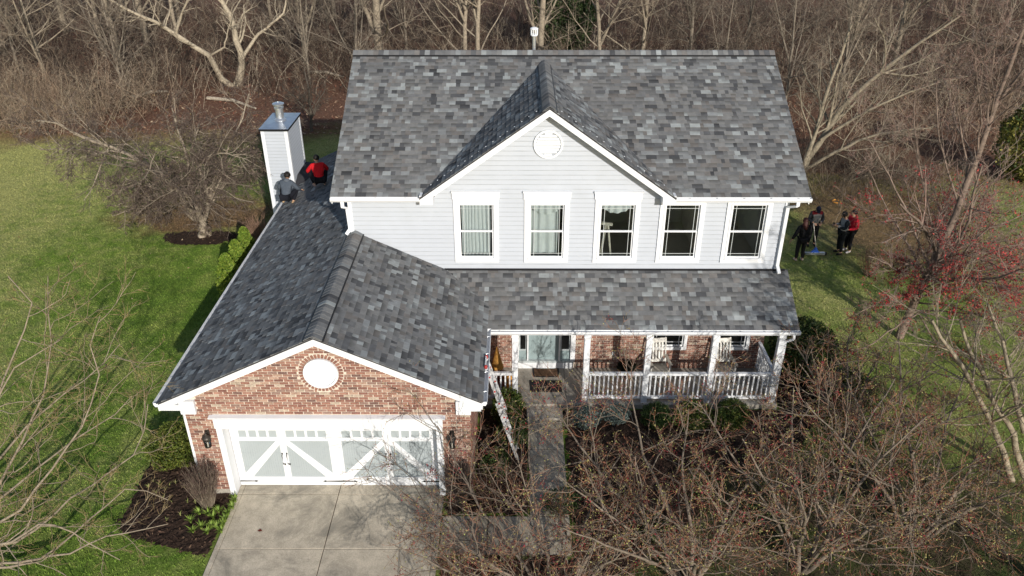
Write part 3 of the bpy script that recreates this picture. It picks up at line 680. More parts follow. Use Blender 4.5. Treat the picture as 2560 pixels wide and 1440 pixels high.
db('stile', -2.43, -2.26, .301, 1.929); db('stile', -1.315, -1.155, .301, 1.929); db('stile', -.155, .155, .301, 1.929); db('stile', 1.155, 1.315, .301, 1.929); db('stile', 2.26, 2.43, .301, 1.929)
for (a, b) in ((-2.26, -1.315), (-1.155, -.155), (.155, 1.155), (1.315, 2.26)):
    db('mid_rail', a, b, 1.42, 1.53); db('top_bar', a, b, 1.735, 1.775)
    n = 4; w_ = (b-a)/n
    for i in range(n+1): x = a+i*w_; x0, x1 = max(a, x-.028), min(b, x+.028); db('muntin', x0, x1, 1.531, 1.734); db('muntin', x0, x1, 1.776, 1.928)
    # tongue and groove ribs behind the braces
    r = MB(); k = int((b-a)/.055)
    for i in range(k): x = a+(i+.5)*(b-a)/k; r.box(x-.022, x+.022, YD-.006, YD-.0005, .301, 1.419)
    r.build('grooved_panel', 'doorpanel', GD)
    for zs in (.62, 1.05): MB().box(a, b, YD-.0072, YD-.0062, zs-.003, zs+.003).build('section_seam', 'lap', GD)
for (xa, xb) in ((-2.26, -1.315), (-.155, -1.155), (.155, 1.155), (2.26, 1.315)):
    d = .085 if xb > xa else -.085
    m = MB(); m.prism([(xa, .30), (xa+2*d, .30), (xb, 1.30), (xb, 1.42), (xb-d*.9, 1.42), (xa, .42)], lambda p, q, a: (p, a, q), YD-.019, YD-.0065); m.build('diagonal_brace', 'white', GD, bevel=.002)
for xc in (-1.235, 1.235):
    for s in (-.055, .055):
        m = MB(); x = xc+s; y = YD-.06
        m.tube([(x, YD-.02, 1.02), (x, y, .99), (x, y, .80), (x+.0, y, .74), (x+.03, YD-.02, .715)], [.008, .011, .013, .011, .008], 8)
        m.prism([(0, 1.00), (-.022, 1.03), (0, 1.075), (.022, 1.03)], lambda p, q, a: (x+p, a, q), YD-.032, YD-.022); m.prism([(0.03, .74), (.005, .71), (.03, .67), (.055, .71)], lambda p, q, a: (x+p, a, q), YD-.032, YD-.022)
        m.build('door_handle', 'iron', GD)
def strap(x0, x1, z=.17):
    m = MB(); d = 1 if x1 > x0 else -1; L = abs(x1-x0)
    m.prism([(x0, z-.018), (x0+d*L*.8, z-.010), (x0+d*L*.83, z-.028), (x1, z), (x0+d*L*.83, z+.028), (x0+d*L*.8, z+.010), (x0, z+.018)], lambda p, q, a: (p, a, q), YD-.032, YD-.0225); m.build('strap_hinge', 'iron', GD)
strap(-2.42, -1.98); strap(2.42, 1.98); strap(.001, .42); strap(-.001, -.42)
# ---- wall lanterns either side of the garage door
for x in (-2.80, 2.80):
    L = link('wall_lantern', MB().mesh('wall_lantern'), 'bronze', house); m = MB(); y = -.10
    m.box(x-.05, x+.05, -.035, -.018, 1.70, 2.00)
    m.tube([(x, -.03, 1.92), (x, -.09, 1.99), (x, y-.03, 1.96)], .014, 8); m.lathe([(.012, .36), (.03, .34), (.035, .31), (.085, .27), (.10, .24), (.10, .22), (.0, .218)][::-1], (x, y-.03, 1.62), 14)
    for k in range(4): a = math.pi/4+k*math.pi/2; m.bar((x+.085*math.cos(a), y-.03+.085*math.sin(a), 1.84), (x+.065*math.cos(a), y-.03+.065*math.sin(a), 1.60), .014, .014, (1, 0, 0))
    m.lathe([(.0, -.03), (.03, -.02), (.075, .0), (.075, .02)], (x, y-.03, 1.60), 12); L.data = m.mesh('wall_lantern'); L.data.materials.append(MT['bronze'])
    MB().lathe([(.058, .03), (.078, .22)], (x, y-.03, 1.60), 12).build('lantern_glass', 'glass', L); MB().lathe([(.018, .03), (.018, .12), (.004, .13)], (x, y-.03, 1.60), 8).build('candle_sleeve', 'beard', L)
# ================================================================== CHIMNEY
CHx0, CHx1, CHy0, CHy1, CHz = -4.58, -3.66, 12.36, 14.15, 5.0
ch = MB().box(CHx0+.02, CHx1-.02, CHy0+.02, CHy1-.02, 0, CHz-.03).build('chimney', 'siding', house)
zz = 1.0
while zz < CHz-.05:
    z1 = min(zz+.118, CHz-.04)
    for side in range(2):
        m = MB(); pr = [(0, zz), (.018, zz), (.018, zz+.016), (.003, z1), (0, z1)]
        if side == 0: m.prism(pr, lambda p, q, a: (a, CHy0+.02-p, q), CHx0+.05, CHx1-.05)
        else: m.prism(pr, lambda p, q, a: (CHx1-.02+p, a, q), CHy0+.05, CHy1-.05)
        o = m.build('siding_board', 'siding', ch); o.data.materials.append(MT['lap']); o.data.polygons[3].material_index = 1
    zz += .118
for (x, y) in ((CHx0, CHy0), (CHx1-.11, CHy0), (CHx1-.11, CHy1-.11), (CHx0, CHy1-.11)): MB().box(x-.004, x+.114, y-.004, y+.114, 0, CHz-.031).build('corner_board', 'white', ch)
cp = MB(); cp.add([(CHx0-.05, CHy0-.05, CHz), (CHx1+.05, CHy0-.05, CHz), (CHx1+.05, CHy1+.05, CHz), (CHx0-.05, CHy1+.05, CHz), ((CHx0+CHx1)/2, (CHy0+CHy1)/2, CHz+.05)], [(0, 1, 4), (1, 2, 4), (2, 3, 4), (3, 0, 4)]); cp.build('chase_cover', 'capmetal', ch)
MB().box(CHx0-.05, CHx1+.05, CHy0-.05, CHy1+.05, CHz-.075, CHz-.002).build('cover_skirt', 'black', ch)
fx, fy = (CHx0+CHx1)/2+.02, 13.25
fl = MB(); fl.lathe([(.20, .02), (.20, .06), (.16, .10), (.14, .12), (.14, .46), (.145, .47)], (fx, fy, CHz), 20).build('flue_pipe', 'galv', ch, smooth=False)
fc = MB(); fc.lathe([(.165, 0), (.165, .05)], (fx, fy, CHz+.44), 20)
for k in range(8): a = k*math.pi/4; fc.bar((fx+.155*math.cos(a), fy+.155*math.sin(a), CHz+.49), (fx+.155*math.cos(a), fy+.155*math.sin(a), CHz+.61), .012, .012, (1, 0, 0))
fc.lathe([(.17, 0), (.17, .03)], (fx, fy, CHz+.54), 20); fc.lathe([(.205, 0), (.205, .03), (.12, .06), (.03, .075), (.02, .10), (0.005, .10)], (fx, fy, CHz+.60), 20); fc.build('flue_cap', 'galv', ch)
# saddle and step flashing on the roof beside the chimney
n_ = np.array([-GS, 0, 1]); sp = lambda x, y, h=0.0: (x, y, gz(x)+h)
MB().add([sp(CHx1+.01, CHy0-.1, .03), sp(CHx1+.45, CHy0+.2, .03), sp(CHx1+.45, CHy1, .03), sp(CHx1+.01, CHy1, .03), (CHx1+.01, CHy0+.5, gz(CHx1)+.30), (CHx1+.01, CHy1, gz(CHx1)+.30)], [(0, 1, 2, 5, 4), (0, 4, 5, 3)]).build('chimney_saddle', 'deck', ch)
# ---- plumbing / flue vent on the ridge
vp = MB(); vp.lathe([(.12, -.3), (.055, -.05), (.055, .56)], (4.78, 10.02, RZ-.14), 14); vo = vp.build('vent_pipe', 'galv', house)
vh = MB(); vh.lathe([(.10, 0), (.11, .02), (.11, .05)], (4.78, 10.02, RZ+.40), 14)
for k in range(10): a = k*math.pi/5; vh.bar((4.78+.10*math.cos(a), 10.02+.10*math.sin(a), RZ+.44), (4.78+.10*math.cos(a), 10.02+.10*math.sin(a), RZ+.60), .025, .025, (1, 0, 0))
vh.lathe([(.12, 0), (.12, .03), (.05, .06), (.01, .06)], (4.78, 10.02, RZ+.59), 14); vh.build('vent_hood', 'white', vo)
# ================================================================== PORCH
ps = MB(); ps.box(GR+.02, MR+.05, 3.33, Y1-.001, -.05, FLOOR); pf = ps.build('porch_floor', 'slab', house, bevel=.01)
for x in (5.66, 7.75, 9.85): MB().box(x-.006, x+.006, 3.34, Y1-.02, FLOOR-.02, FLOOR+.001).build('control_joint', 'black', pf)
MB().box(4.55, 5.53, 2.78, 3.329, -.05, .09).build('porch_step', 'slab', house, bevel=.012)
bar_h('porch_beam', 3.6, 11.36, 3.43, 3.57, 2.35, 2.40); bar_h('porch_ceiling', 3.6, MR+.1, 3.585, Y1-.02, 2.37, 2.40); bar_h('porch_soffit', 3.55, PR-.01, 3.475, 3.6, 2.401, 2.42)
MB().prism([(PEY+.05, PEZ-.12), (Y1, PEZ-.12), (Y1, PT-.1), (PEY+.05, PEZ-.04)], lambda p, q, a: (a, p, q), PR-.22, PR-.20).build('porch_gable_end', 'siding', house)
m = MB(); m.prism([(PEY, PEZ-.03), (Y1, PT-.03), (Y1, PT-.2), (PEY, PEZ-.2)], lambda p, q, a: (a, p, q), PR-.02, PR+.005); m.build('rake_board', 'white', house)
POSTS = [4.231, 6.15, 7.788, 9.538, 11.278]
for x in POSTS:
    m = MB(); m.box(x-.08, x+.08, 3.41, 3.57, FLOOR+.0 if x < 5 else FLOOR-.06, 2.35); m.box(x-.095, x+.095, 3.395, 3.585, 2.27, 2.345); m.build('porch_post', 'white', house, bevel=.006)
def railing(a, b, n, sp=None):
    a, b = np.array(a, float), np.array(b, float); d = b-a
    R = link('railing', MB().mesh('railing'), 'white', house); m = MB()
    m.bar((*a, 1.07), (*b, 1.07), .085, .075); m.bar((*a, .29), (*b, .29), .05, .09); R.data = m.mesh('railing'); R.data.materials.append(MT['white'])
    bl = MB().box(-.019, .019, -.019, .019, 0, .70).mesh('baluster'); bl.materials.append(MT['white'])
    for i in range(n):
        p = a+d*(i+.5)/n; link('baluster', bl, None, R, loc=(p[0], p[1], .334))
railing((3.42, 3.49), (4.15, 3.49), 6)
for i in (1, 2, 3): railing((POSTS[i]+.081, 3.49), (POSTS[i+1]-.081, 3.49), 12)
railing((11.278, 3.58), (11.278, 5.03), 11)
# ---- front door with sidelights
FD = link('front_door', MB().mesh('front_door'), 'doorpaint', house); m = MB(); y = Y1+.05
m.box(4.62, 5.50, y, y+.045, .42, 2.25); FD.data = m.mesh('front_door'); FD.data.materials.append(MT['doorpaint'])
for (x0, x1) in ((4.72, 5.02), (5.10, 5.40)):
    for (z0, z1) in ((.55, 1.05), (1.17, 1.85), (1.93, 2.15)):
        p = MB(); p.box(x0, x1, y-.006, y-.0005, z0, z1); p.box(x0+.04, x1-.04, y-.012, y-.0065, z0+.04, z1-.04); p.build('door_panel', 'doorpaint', FD)
hn = MB(); hn.tube([(4.68, y, 1.32), (4.68, y-.06, 1.32), (4.76, y-.06, 1.32)], .012, 8); hn.build('door_lever', 'galv', FD)
fr = MB()
for x0, x1 in ((4.16, 4.34), (4.58, 4.62), (5.50, 5.54), (5.84, 5.98)): fr.box(x0, x1, Y1-.025, Y1+.10, .42, 2.30)
fr.box(4.16, 5.98, Y1-.03, Y1+.1, 2.301, 2.33); fr.build('door_frame', 'white', FD)
MB().box(4.20, 5.94, Y1-.06, Y1+.1, .36, .419).build('threshold', 'trimgrey', FD); MB().box(4.22, 5.92, Y1-.04, Y1+.08, FLOOR, .359).build('sill_board', 'white', FD)
for x0, x1 in ((4.341, 4.579), (5.541, 5.839)):
    s = MB(); s.box(x0, x1, y+.0, y+.03, .42, .72); s.build('sidelight_panel', 'doorpaint', FD)
    s = MB(); s.box(x0, x0+.04, y, y+.03, .721, 2.3); s.box(x1-.04, x1, y, y+.03, .721, 2.3); s.box(x0+.04, x1-.04, y, y+.03, .721, .76); s.build('sidelight_frame', 'trimgrey', FD)
    MB().box(x0+.038, x1-.038, y+.01, y+.016, .758, 2.3).build('pane', 'glass', FD)
for q in PW:
    o = link('porch_window', MB().mesh('porch_window'), 'white', house); f = MB()
    f.box(q[0]-.09, q[0], Y1-.04, Y1+.05, q[2]-.09, q[3]); f.box(q[1], q[1]+.09, Y1-.04, Y1+.05, q[2]-.09, q[3]); f.box(q[0], q[1], Y1-.04, Y1+.05, q[2]-.09, q[2]); f.box(q[0]-.09, q[1]+.09, Y1-.04, Y1+.05, q[3], q[3]+.1)
    o.data = f.mesh('porch_window'); o.data.materials.append(MT['white'])
    s = MB(); s.box(q[0], q[0]+.045, Y1+.02, Y1+.045, q[2], q[3]); s.box(q[1]-.045, q[1], Y1+.02, Y1+.045, q[2], q[3]); s.box(q[0]+.045, q[1]-.045, Y1+.02, Y1+.045, q[2], q[2]+.05); s.box(q[0]+.045, q[1]-.045, Y1+.02, Y1+.045, 1.5, 1.55); s.build('sash', 'white', o)
    MB().box(q[0]+.04, q[1]-.04, Y1+.03, Y1+.036, q[2]+.04, q[3]).build('pane', 'glass', o)
    g = MB(); g.box(q[0]+.13, q[0]+.146, Y1+.022, Y1+.028, q[2]+.05, 1.5); g.box(q[1]-.146, q[1]-.13, Y1+.022, Y1+.028, q[2]+.05, 1.5); g.box(q[0]+.045, q[1]-.045, Y1+.0215, Y1+.0275, q[2]+.14, q[2]+.156); g.build('muntin', 'white', o)
# small wall outlet on the porch brick
MB().box(7.05, 7.13, Y1-.045, Y1-.017, .62, .74).build('outlet_cover', 'trimgrey', house)
# ================================================================== THINGS ON THE PORCH AND DRIVE
def rocker(x, y, rz, label):
    t = empty('rocking_chair', (x, y, FLOOR), label, 'rocking chair', 'white rocking chairs on the porch', rz)
    lw = 'wood'; W_ = .27                                            # faces -y
    for s in (-1, 1):
        xs = s*W_
        r = MB(); pts = [(xs, -.45, .07), (xs, -.3, .03), (xs, -.05, .005+.015), (xs, .2, .03), (xs, .45, .10)]; r.tube(pts, .02, 6); r.build('rocker', lw, t)
        r = MB(); r.bar((xs, -.22, .03), (xs, -.22, .62), .04, .045, (0, 1, 0)); r.build('leg', lw, t)
        r = MB(); r.bar((xs, .18, .03), (xs, .22, .42), .04, .045, (0, 1, 0)); r.bar((xs, .22, .40), (xs, .40, 1.14), .04, .045, (0, 1, 0)); r.build('back_post', lw, t)
        r = MB(); r.prism([(-.30, .62), (.28, .62), (.28, .645), (-.30, .645)], lambda p, q, a: (a, p, q), xs-.045, xs+.045); r.build('armrest', 'woodworn', t, bevel=.006)
    for i in range(7): yy = -.24+i*.072; MB().box(-W_, W_, yy-.03, yy+.03, .40-.008*i, .42-.008*i).build('seat_slat', 'woodworn', t)
    MB().bar((-W_, .232, .47), (W_, .232, .47), .025, .09, (0, .2, 1)).build('back_rail', lw, t); MB().bar((-W_, .385, 1.06), (W_, .385, 1.06), .028, .13, (0, .2, 1)).build('back_rail', lw, t)
    for i in range(5): xx = -.18+i*.09; MB().bar((xx, .24, .5), (xx, .375, 1.02), .055, .016, (0, 1, -.2)).build('back_slat', lw, t)
    for yy, zz_ in ((-.22, .2), (.19, .2)): MB().bar((-W_, yy, zz_), (W_, yy, zz_), .025, .03).build('stretcher', lw, t)
    return t
rocker(8.33, 4.56, .12, 'white slatted rocking chair in front of the left porch window'); rocker(10.18, 4.56, .12, 'white slatted rocking chair in front of the right porch window, nearest the end railing')
# doormats
m = MB(); m.prism([(-.45, -.29), (.45, -.29), (.46, .26), (-.47, .26)], lambda p, q, a: (5.11+p, 4.17+q, a), FLOOR+.002, FLOOR+.014)
d1 = m.build('doormat', 'mat', None, bevel=.003); tag(d1, 'plain black rubber doormat lying at the front of the porch', 'doormat')
rbm = MB()
for i in range(9): rbm.box(4.72, 5.50, 3.96+i*.055, 3.98+i*.055, FLOOR+.014, FLOOR+.018)
rbm.build('rubber_rib', 'mat', d1)
d2p = [(-.38, -.20), (-.32, -.23), (.32, -.23), (.38, -.20), (.39, .20), (.34, .24), (.30, .19), (-.30, .19), (-.34, .24), (-.39, .20)]
m = MB(); m.prism(d2p, lambda p, q, a: (5.13+p, 4.82+q, a), FLOOR+.002, FLOOR+.012); d2 = m.build('doormat', 'mat', None); tag(d2, 'brown patterned doormat with cut corners right in front of the door', 'doormat')
m = MB(); m.prism([(p*.88, q*.84) for p, q in d2p], lambda p, q, a: (5.13+p, 4.82+q, a), FLOOR+.0125, FLOOR+.02); m.build('coir_pile', 'coir', d2)
# autumn decorations in the left corner
gn = empty('gnome_ornament', (3.72, 4.52, FLOOR), 'gnome ornament with tall pointed orange hat in the porch corner', 'ornament')
MB().lathe([(.17, 0), (.19, .1), (.17, .32), (.1, .42), (.02, .46)], n=14).build('body', 'darkred', gn, smooth=True)
MB().lathe([(.19, .40), (.185, .43), (.13, .62), (.075, .86), (.02, 1.08), (.004, 1.12)], n=16).build('hat', 'felt', gn, smooth=True)
m = MB(); m.lathe([(.005, 0), (.05, .06), (.085, .15), (.08, .22), (.03, .28)], (0, -.13, .14), 12); m.build('beard', 'beard', gn, smooth=True); MB().lathe([(.004, -.03), (.03, -.01), (.03, .02), (.004, .04)], (0, -.2, .40), 8).build('nose', 'skin', gn)
def pumpkin(x, y, r, mat, label, zs=.75):
    t = empty('pumpkin', (x, y, FLOOR), label, 'pumpkin', 'pumpkins in the porch corner'); n = 30; V = []; F = []; K = 9
    for j in range(K):
        ph = math.pi*j/(K-1)
        for i in range(n):
            a = 6.2832*i/n; rr = r*math.sin(ph)*(1-.09*abs(math.sin(4*a)))+.004; V.append((rr*math.cos(a), rr*math.sin(a), r*zs*(1-math.cos(ph))*(1 if ph < 2.6 else .985)))
    for j in range(K-1):
        for i in range(n): F.append((j*n+i, j*n+(i+1) % n, (j+1)*n+(i+1) % n, (j+1)*n+i))
    MB().add(V, F).build('flesh', mat, t, smooth=True); MB().tube([(0, 0, 2*r*zs-.02), (.01, 0, 2*r*zs+.03), (.03, .01, 2*r*zs+.06)], [.02, .014, .012], 6).build('stem', 'coir', t)
pumpkin(4.02, 4.42, .16, 'pumpkin', 'orange pumpkin sitting just right of the gnome, the rear one', .7); pumpkin(4.12, 4.06, .15, 'pumpkin', 'orange pumpkin nearest the left porch railing', .7)
pumpkin(3.82, 4.14, .13, 'darkred', 'dark red pumpkin between the gnome and the railing', .65)
pl_ = empty('potted_plant', (7.45, 4.72, FLOOR), 'dark low plant in a black pot against the porch brick', 'plant pot'); MB().lathe([(.13, 0), (.17, .2), (.18, .21), (.15, .2)], n=14).build('pot', 'black', pl_)
# ---- extension ladder against the garage gutter
lad = empty('ladder', (4.31, 1.4, 0), 'aluminium extension ladder with red feet leaning on the garage gutter', 'ladder')
LF = [np.array([0, -.20, .03]), np.array([0, .22, .03])]; LT = np.array([-.86, 0, 3.0])
def lbar(nm, a, b, w_, h_, mat): m = MB(); m.bar(a, b, w_, h_, (1, 0, .3)); return m.build(nm, mat, lad)
for k, f in enumerate(LF):
    lbar('rail', f, f+LT*.60, .03, .075, 'alu'); lbar('rail', f+LT*.42+np.array([.055, 0, .015]), f+LT*.95+np.array([.055, 0, .015]), .028, .07, 'alu')
    m = MB(); m.box(f[0]-.06, f[0]+.06, f[1]-.035, f[1]+.035, 0.0, .05); m.build('foot', 'mat', lad)
    e = f+LT*.95+np.array([.055, 0, .015]); MB().lathe([(.005, -.05), (.038, -.03), (.042, .03), (.025, .05), (.004, .06)], e, 10).build('end_cap', 'red_plastic', lad, smooth=True)
    for q in (.2, .34, .46, .6, .72, .86): e = f+LT*q+np.array([.06 if q > .45 else .02, 0, .0]); MB().box(e[0]-.022, e[0]+.022, e[1]-.022, e[1]+.022, e[2]-.022, e[2]+.022).build('rung_bracket', 'red_plastic', lad)
for i in range(11):
    q = .06+i*.09; a, b = LF[0]+LT*q, LF[1]+LT*q; dd = np.array([.055, 0, .015]) if q > .6 else 0
    m = MB(); m.tube([a+dd, b+dd], .019, 8); m.build('rung', 'alu', lad)
# ---- magnetic sweeper held by a person on the right
SW = atz(2036, 638, 0)
sw = empty('magnetic_sweeper', (SW[0], SW[1], 0), 'push magnetic sweeper with blue bracket and long pale pole on the side lawn', 'sweeper')
MB().box(-.37, .37, -.06, .06, .03, .13).build('magnet_bar', 'galv', sw, bevel=.01)
for x in (-.41, .41): m = MB(); m.prism([(.07*math.cos(a), .07+.07*math.sin(a)) for a in np.linspace(0, 6.28, 15)[:-1]], lambda p, q, a: (a, p, q), x-.02, x+.02); m.build('wheel', 'black', sw)
m = MB(); m.prism([(-.16, .13), (.16, .13), (.06, .24), (.03, .33), (-.03, .33), (-.06, .24)], lambda p, q, a: (p, a, q), -.03, .03); m.build('bracket', 'blue_plastic', sw)
MB().tube([(0, 0, .32), (-.10, .42, 1.12)], .014, 8).build('pole', 'beard', sw)
# ---- ring on the side lawn
RG = atz(2091, 505, 0); m = MB(); a = np.linspace(0, 2*np.pi, 25); m.tube(np.c_[RG[0]+.17*np.cos(a), RG[1]+.17*np.sin(a), np.full(25, .03)], .022, 8)
tag(m.build('throwing_ring', 'pumpkin', None, smooth=True), 'small orange ring lying in the grass behind the people on the right', 'ring')
lf = MB(); lf.add([(-1.62, -1.2, .045), (-1.56, -1.16, .06), (-1.5, -1.2, .046), (-1.56, -1.24, .058)], [(0, 1, 2), (0, 2, 3)], (.12, .03, .02)); tag(lf.build('fallen_leaf', 'litter'), 'single dark red leaf lying on the driveway near its left edge', 'leaf')
# ================================================================== VEGETATION
def unit(v): return v/(np.linalg.norm(v, axis=-1, keepdims=True)+1e-9)
def grow(r, P, D, L, R, K, wig, up, tip=.35):
    """N centre lines of K points from start P, direction D; up may be a vector (tropism)"""
    N = len(P); out = np.zeros((N, K, 3)); out[:, 0] = P; d = unit(D); st = (L/(K-1))[:, None]; U = np.asarray(up, float) if np.ndim(up) else np.array([0, 0, up])
    for k in range(1, K):
        d = unit(d+r.normal(0, wig, (N, 3))+U); out[:, k] = out[:, k-1]+d*st
    return out, R[:, None]*np.linspace(1, tip, K)[None]
def kids(r, P, R, n, t0, t1, ang, lf, rf, L, flat=0.0):
    """n children on each parent line"""
    N, K, _ = P.shape; t = np.sort(r.uniform(t0, t1, (N, n)), 1)*(K-1); i = np.minimum(t.astype(int), K-2); f = (t-i)[..., None]
    a = np.arange(N)[:, None]; p = P[a, i]*(1-f)+P[a, i+1]*f; tan = unit(P[a, i+1]-P[a, i]); rad = R[a, i]*(1-f[..., 0])+R[a, i+1]*f[..., 0]
    q = r.normal(0, 1, (N, n, 3)); q[..., 2] *= (1-flat); q = unit(q-(q*tan).sum(-1, keepdims=True)*tan)
    an = np.radians(r.uniform(*ang, (N, n)))[..., None]; d = tan*np.cos(an)+q*np.sin(an)
    ln = L[:, None]*r.uniform(*lf, (N, n))*(1.15-.55*t/(K-1)); return p.reshape(-1, 3), d.reshape(-1, 3), ln.ravel(), (rad*r.uniform(*rf, (N, n))).ravel()
def resample(pts, K):
    P = np.asarray(pts, float); s = np.r_[0, np.cumsum(np.linalg.norm(np.diff(P, axis=0), axis=1))]; u = np.linspace(0, s[-1], K)
    return np.stack([np.interp(u, s, P[:, k]) for k in range(3)], 1)
class Tubes:
    def __init__(s): s.V = []; s.F = {3: [], 4: []}; s.C = []; s.n = 0
    def add(s, P, R, S, col, jit, r):
        V, F = tubes(P, R, S); 
        for f in F: s.F[f.shape[1]].append(f+s.n)
        c = np.asarray(col)*r.uniform(1-jit, 1+jit, (len(P), 1)); s.C.append(np.repeat(c, P.shape[1]*S, 0)); s.V.append(V); s.n += len(V); return s
    def spikes(s, P, R, col, jit, r):
        """two-segment twigs as slender three sided cones"""
        N = len(P); T = unit(P[:, -1]-P[:, 0]); a = unit(np.cross(T, r.normal(0, 1, (N, 3)))); b = np.cross(T, a); V = []
        for k in range(2):
            rr = (R*(1-.45*k))[:, None]; V += [P[:, k]+rr*a, P[:, k]+rr*(-.5*a+.87*b), P[:, k]+rr*(-.5*a-.87*b)]
        V.append(P[:, 2]); V = np.stack(V, 1).reshape(-1, 3); o = (np.arange(N)*7)[:, None]+s.n
        for q in ((0, 1, 4, 3), (1, 2, 5, 4), (2, 0, 3, 5)): s.F[4].append(o+np.array(q))
        for q in ((3, 4, 6), (4, 5, 6), (5, 3, 6)): s.F[3].append(o+np.array(q))
        c = np.asarray(col)*r.uniform(1-jit, 1+jit, (N, 1)); s.C.append(np.repeat(c, 7, 0)); s.V.append(V); s.n += len(V); return s
    def mesh(s, name, smooth=True):
        return np_mesh(name, np.concatenate(s.V), [np.concatenate(s.F[k]) for k in (3, 4) if s.F[k]], np.concatenate(s.C), smooth)
def specks(P, size, cols, r, name, mat='bud', parent=None, flat=False):
    """small leaf or fruit shaped faces at points P (folded diamonds: two triangles each)"""
    N = len(P); a = unit(r.normal(0, 1, (N, 3))); b = unit(np.cross(a, r.normal(0, 1, (N, 3)))); n = np.cross(a, b); s = (size*r.uniform(.6, 1.4, N))[:, None]
    V = np.stack([P-a*s, P+b*s*.6+n*s*.25, P+a*s, P-b*s*.6+n*s*.25], 1).reshape(-1, 3); o = (np.arange(N)*4)[:, None]
    F = np.concatenate([o+np.array((0, 1, 2)), o+np.array((0, 2, 3))]); c = np.asarray(cols)[r.integers(0, len(cols), N)]*r.uniform(.75, 1.25, (N, 1))
    return link(name, np_mesh(name, V, F, np.repeat(c, 4, 0)), mat, parent)
def pick(P, n, r, lo=.3):
    N, K, _ = P.shape; i = r.integers(0, N, n); t = r.uniform(lo, 1, n)*(K-1); k = np.minimum(t.astype(int), K-2); f = (t-k)[:, None]; return P[i, k]*(1-f)+P[i, k+1]*f
def tree_meshes(seed, limbs, spec, trunk_col, twig_col, sides=7, twig2=None):
    """limbs: list of (points, r0, r1); spec: per level dict(n, t0, t1, ang, lf, rf, K, wig, up). Returns trunk mesh, crown mesh, finest twigs"""
    r = np.random.default_rng(seed); tb = Tubes(); K0 = 12; P = []; R = []
    for pts, r0, r1 in limbs:
        p = resample(pts, K0); p[1:-1] += r.normal(0, .018, (K0-2, 3)); P.append(p); R.append(np.linspace(r0, r1, K0)**1.0)
    P = np.array(P); R = np.array(R); tb.add(P, R, sides, trunk_col, .1, r); L = np.linalg.norm(np.diff(P, axis=1), axis=2).sum(1)
    two = lambda n: np.where(r.random((n, 1)) < .5, np.asarray(twig_col), np.asarray(twig2 if twig2 is not None else twig_col))
    cr = Tubes(); lines = None; pP, pR, pL = P, R, L; n_l = len(spec); tips = []
    for li, s in enumerate(spec):
        p, d, l, rad = kids(r, pP, pR, s['n'], s.get('t0', .25), s.get('t1', .98), s['ang'], s['lf'], s['rf'], pL, s.get('flat', 0))
        rad = np.maximum(rad, s.get('rmin', .006)); last = li == n_l-1
        if last:
            Q, _ = grow(r, p, d, l, rad, 3, s['wig'], s['up']); cr.spikes(Q, rad, two(len(Q)), .3, r); tips.append(Q)
        else:
            Q, W = grow(r, p, d, l, rad, s.get('K', 5), s['wig'], s['up'], s.get('tip', .4))
            f = li/max(1, n_l-1); col = np.asarray(trunk_col)*(1-f)+two(len(Q))*f
            (tb if li == 0 else cr).add(Q, W, 5 if li == 0 else 3, col, .15, r); pP, pR, pL = Q, W, l
            if li == n_l-2: tips.append(Q)
    return tb.mesh('trunk'), cr.mesh('crown'), tips
def tree(name, loc, label, cat, tm, cm, group=None, rz=0, sc=1.0, mat='bark'):
    t = empty(name, loc, label, cat, group, rz); t.scale = (sc, sc, sc); link('trunk', tm, mat, t); link('crown', cm, mat, t); return t
PALE, GREYB, TAN, BROWN, DARKB = (.27, .225, .168), (.19, .16, .125), (.30, .235, .16), (.15, .105, .075), (.085, .062, .048)
def SP(n, ang, lf, rf, wig, up, K=5, **k): return dict(n=n, ang=ang, lf=lf, rf=rf, wig=wig, up=up, K=K, **k)
# ---- woodland trees: a few shapes, copied
def wood_variant(seed, H, r0, lean, fork):
    r = np.random.default_rng(seed); top = np.array([lean*H, r.uniform(-.1, .1)*H, H]); L = [([(0, 0, -.1), (.1*lean*H, 0, H*.2), (.35*top[0], .3*top[1], H*.45), tuple(top)], r0, r0*.2)]
    for k in range(fork):
        a = r.uniform(0, 6.28); z = H*r.uniform(.1, .35); h = H*r.uniform(.45, .7); L.append(([(lean*z, 0, z), (lean*z+math.cos(a)*h*.15, math.sin(a)*h*.15, z+h*.35), (lean*z+math.cos(a)*h*.38, math.sin(a)*h*.38, z+h)], r0*.55, r0*.12))
    return tree_meshes(seed, L, [SP(13, (35, 75), (.25, .45), (.3, .5), .13, .06, 6, t0=.1), SP(6, (30, 70), (.35, .6), (.4, .6), .16, .03, 4, rmin=.012), SP(6, (25, 65), (.4, .7), (.4, .6), .2, .02, rmin=.008)], PALE if seed % 2 else GREYB, (.21, .165, .122) if seed % 2 else (.165, .128, .10))
WV = [wood_variant(s, H, r0, ln, fk) for s, H, r0, ln, fk in ((21, 12, .17, .05, 2), (22, 10, .12, -.06, 3), (23, 14, .24, .02, 1), (24, 9, .10, .12, 3), (25, 11, .14, -.12, 2), (26, 8, .09, .02, 4))]
rw = random.Random(5); spots = []
def wood(x, y, k=None, sc=None, label='slim bare woodland tree standing in the thicket behind the house'):
    k = rw.randrange(6) if k is None else k; sc = sc or rw.uniform(.8, 1.15)
    tree('woodland_tree', (x, y, 0), label, 'tree', WV[k][0], WV[k][1], 'bare trees of the wood behind the house', rw.uniform(0, 6.28), sc); spots.append((x, y))
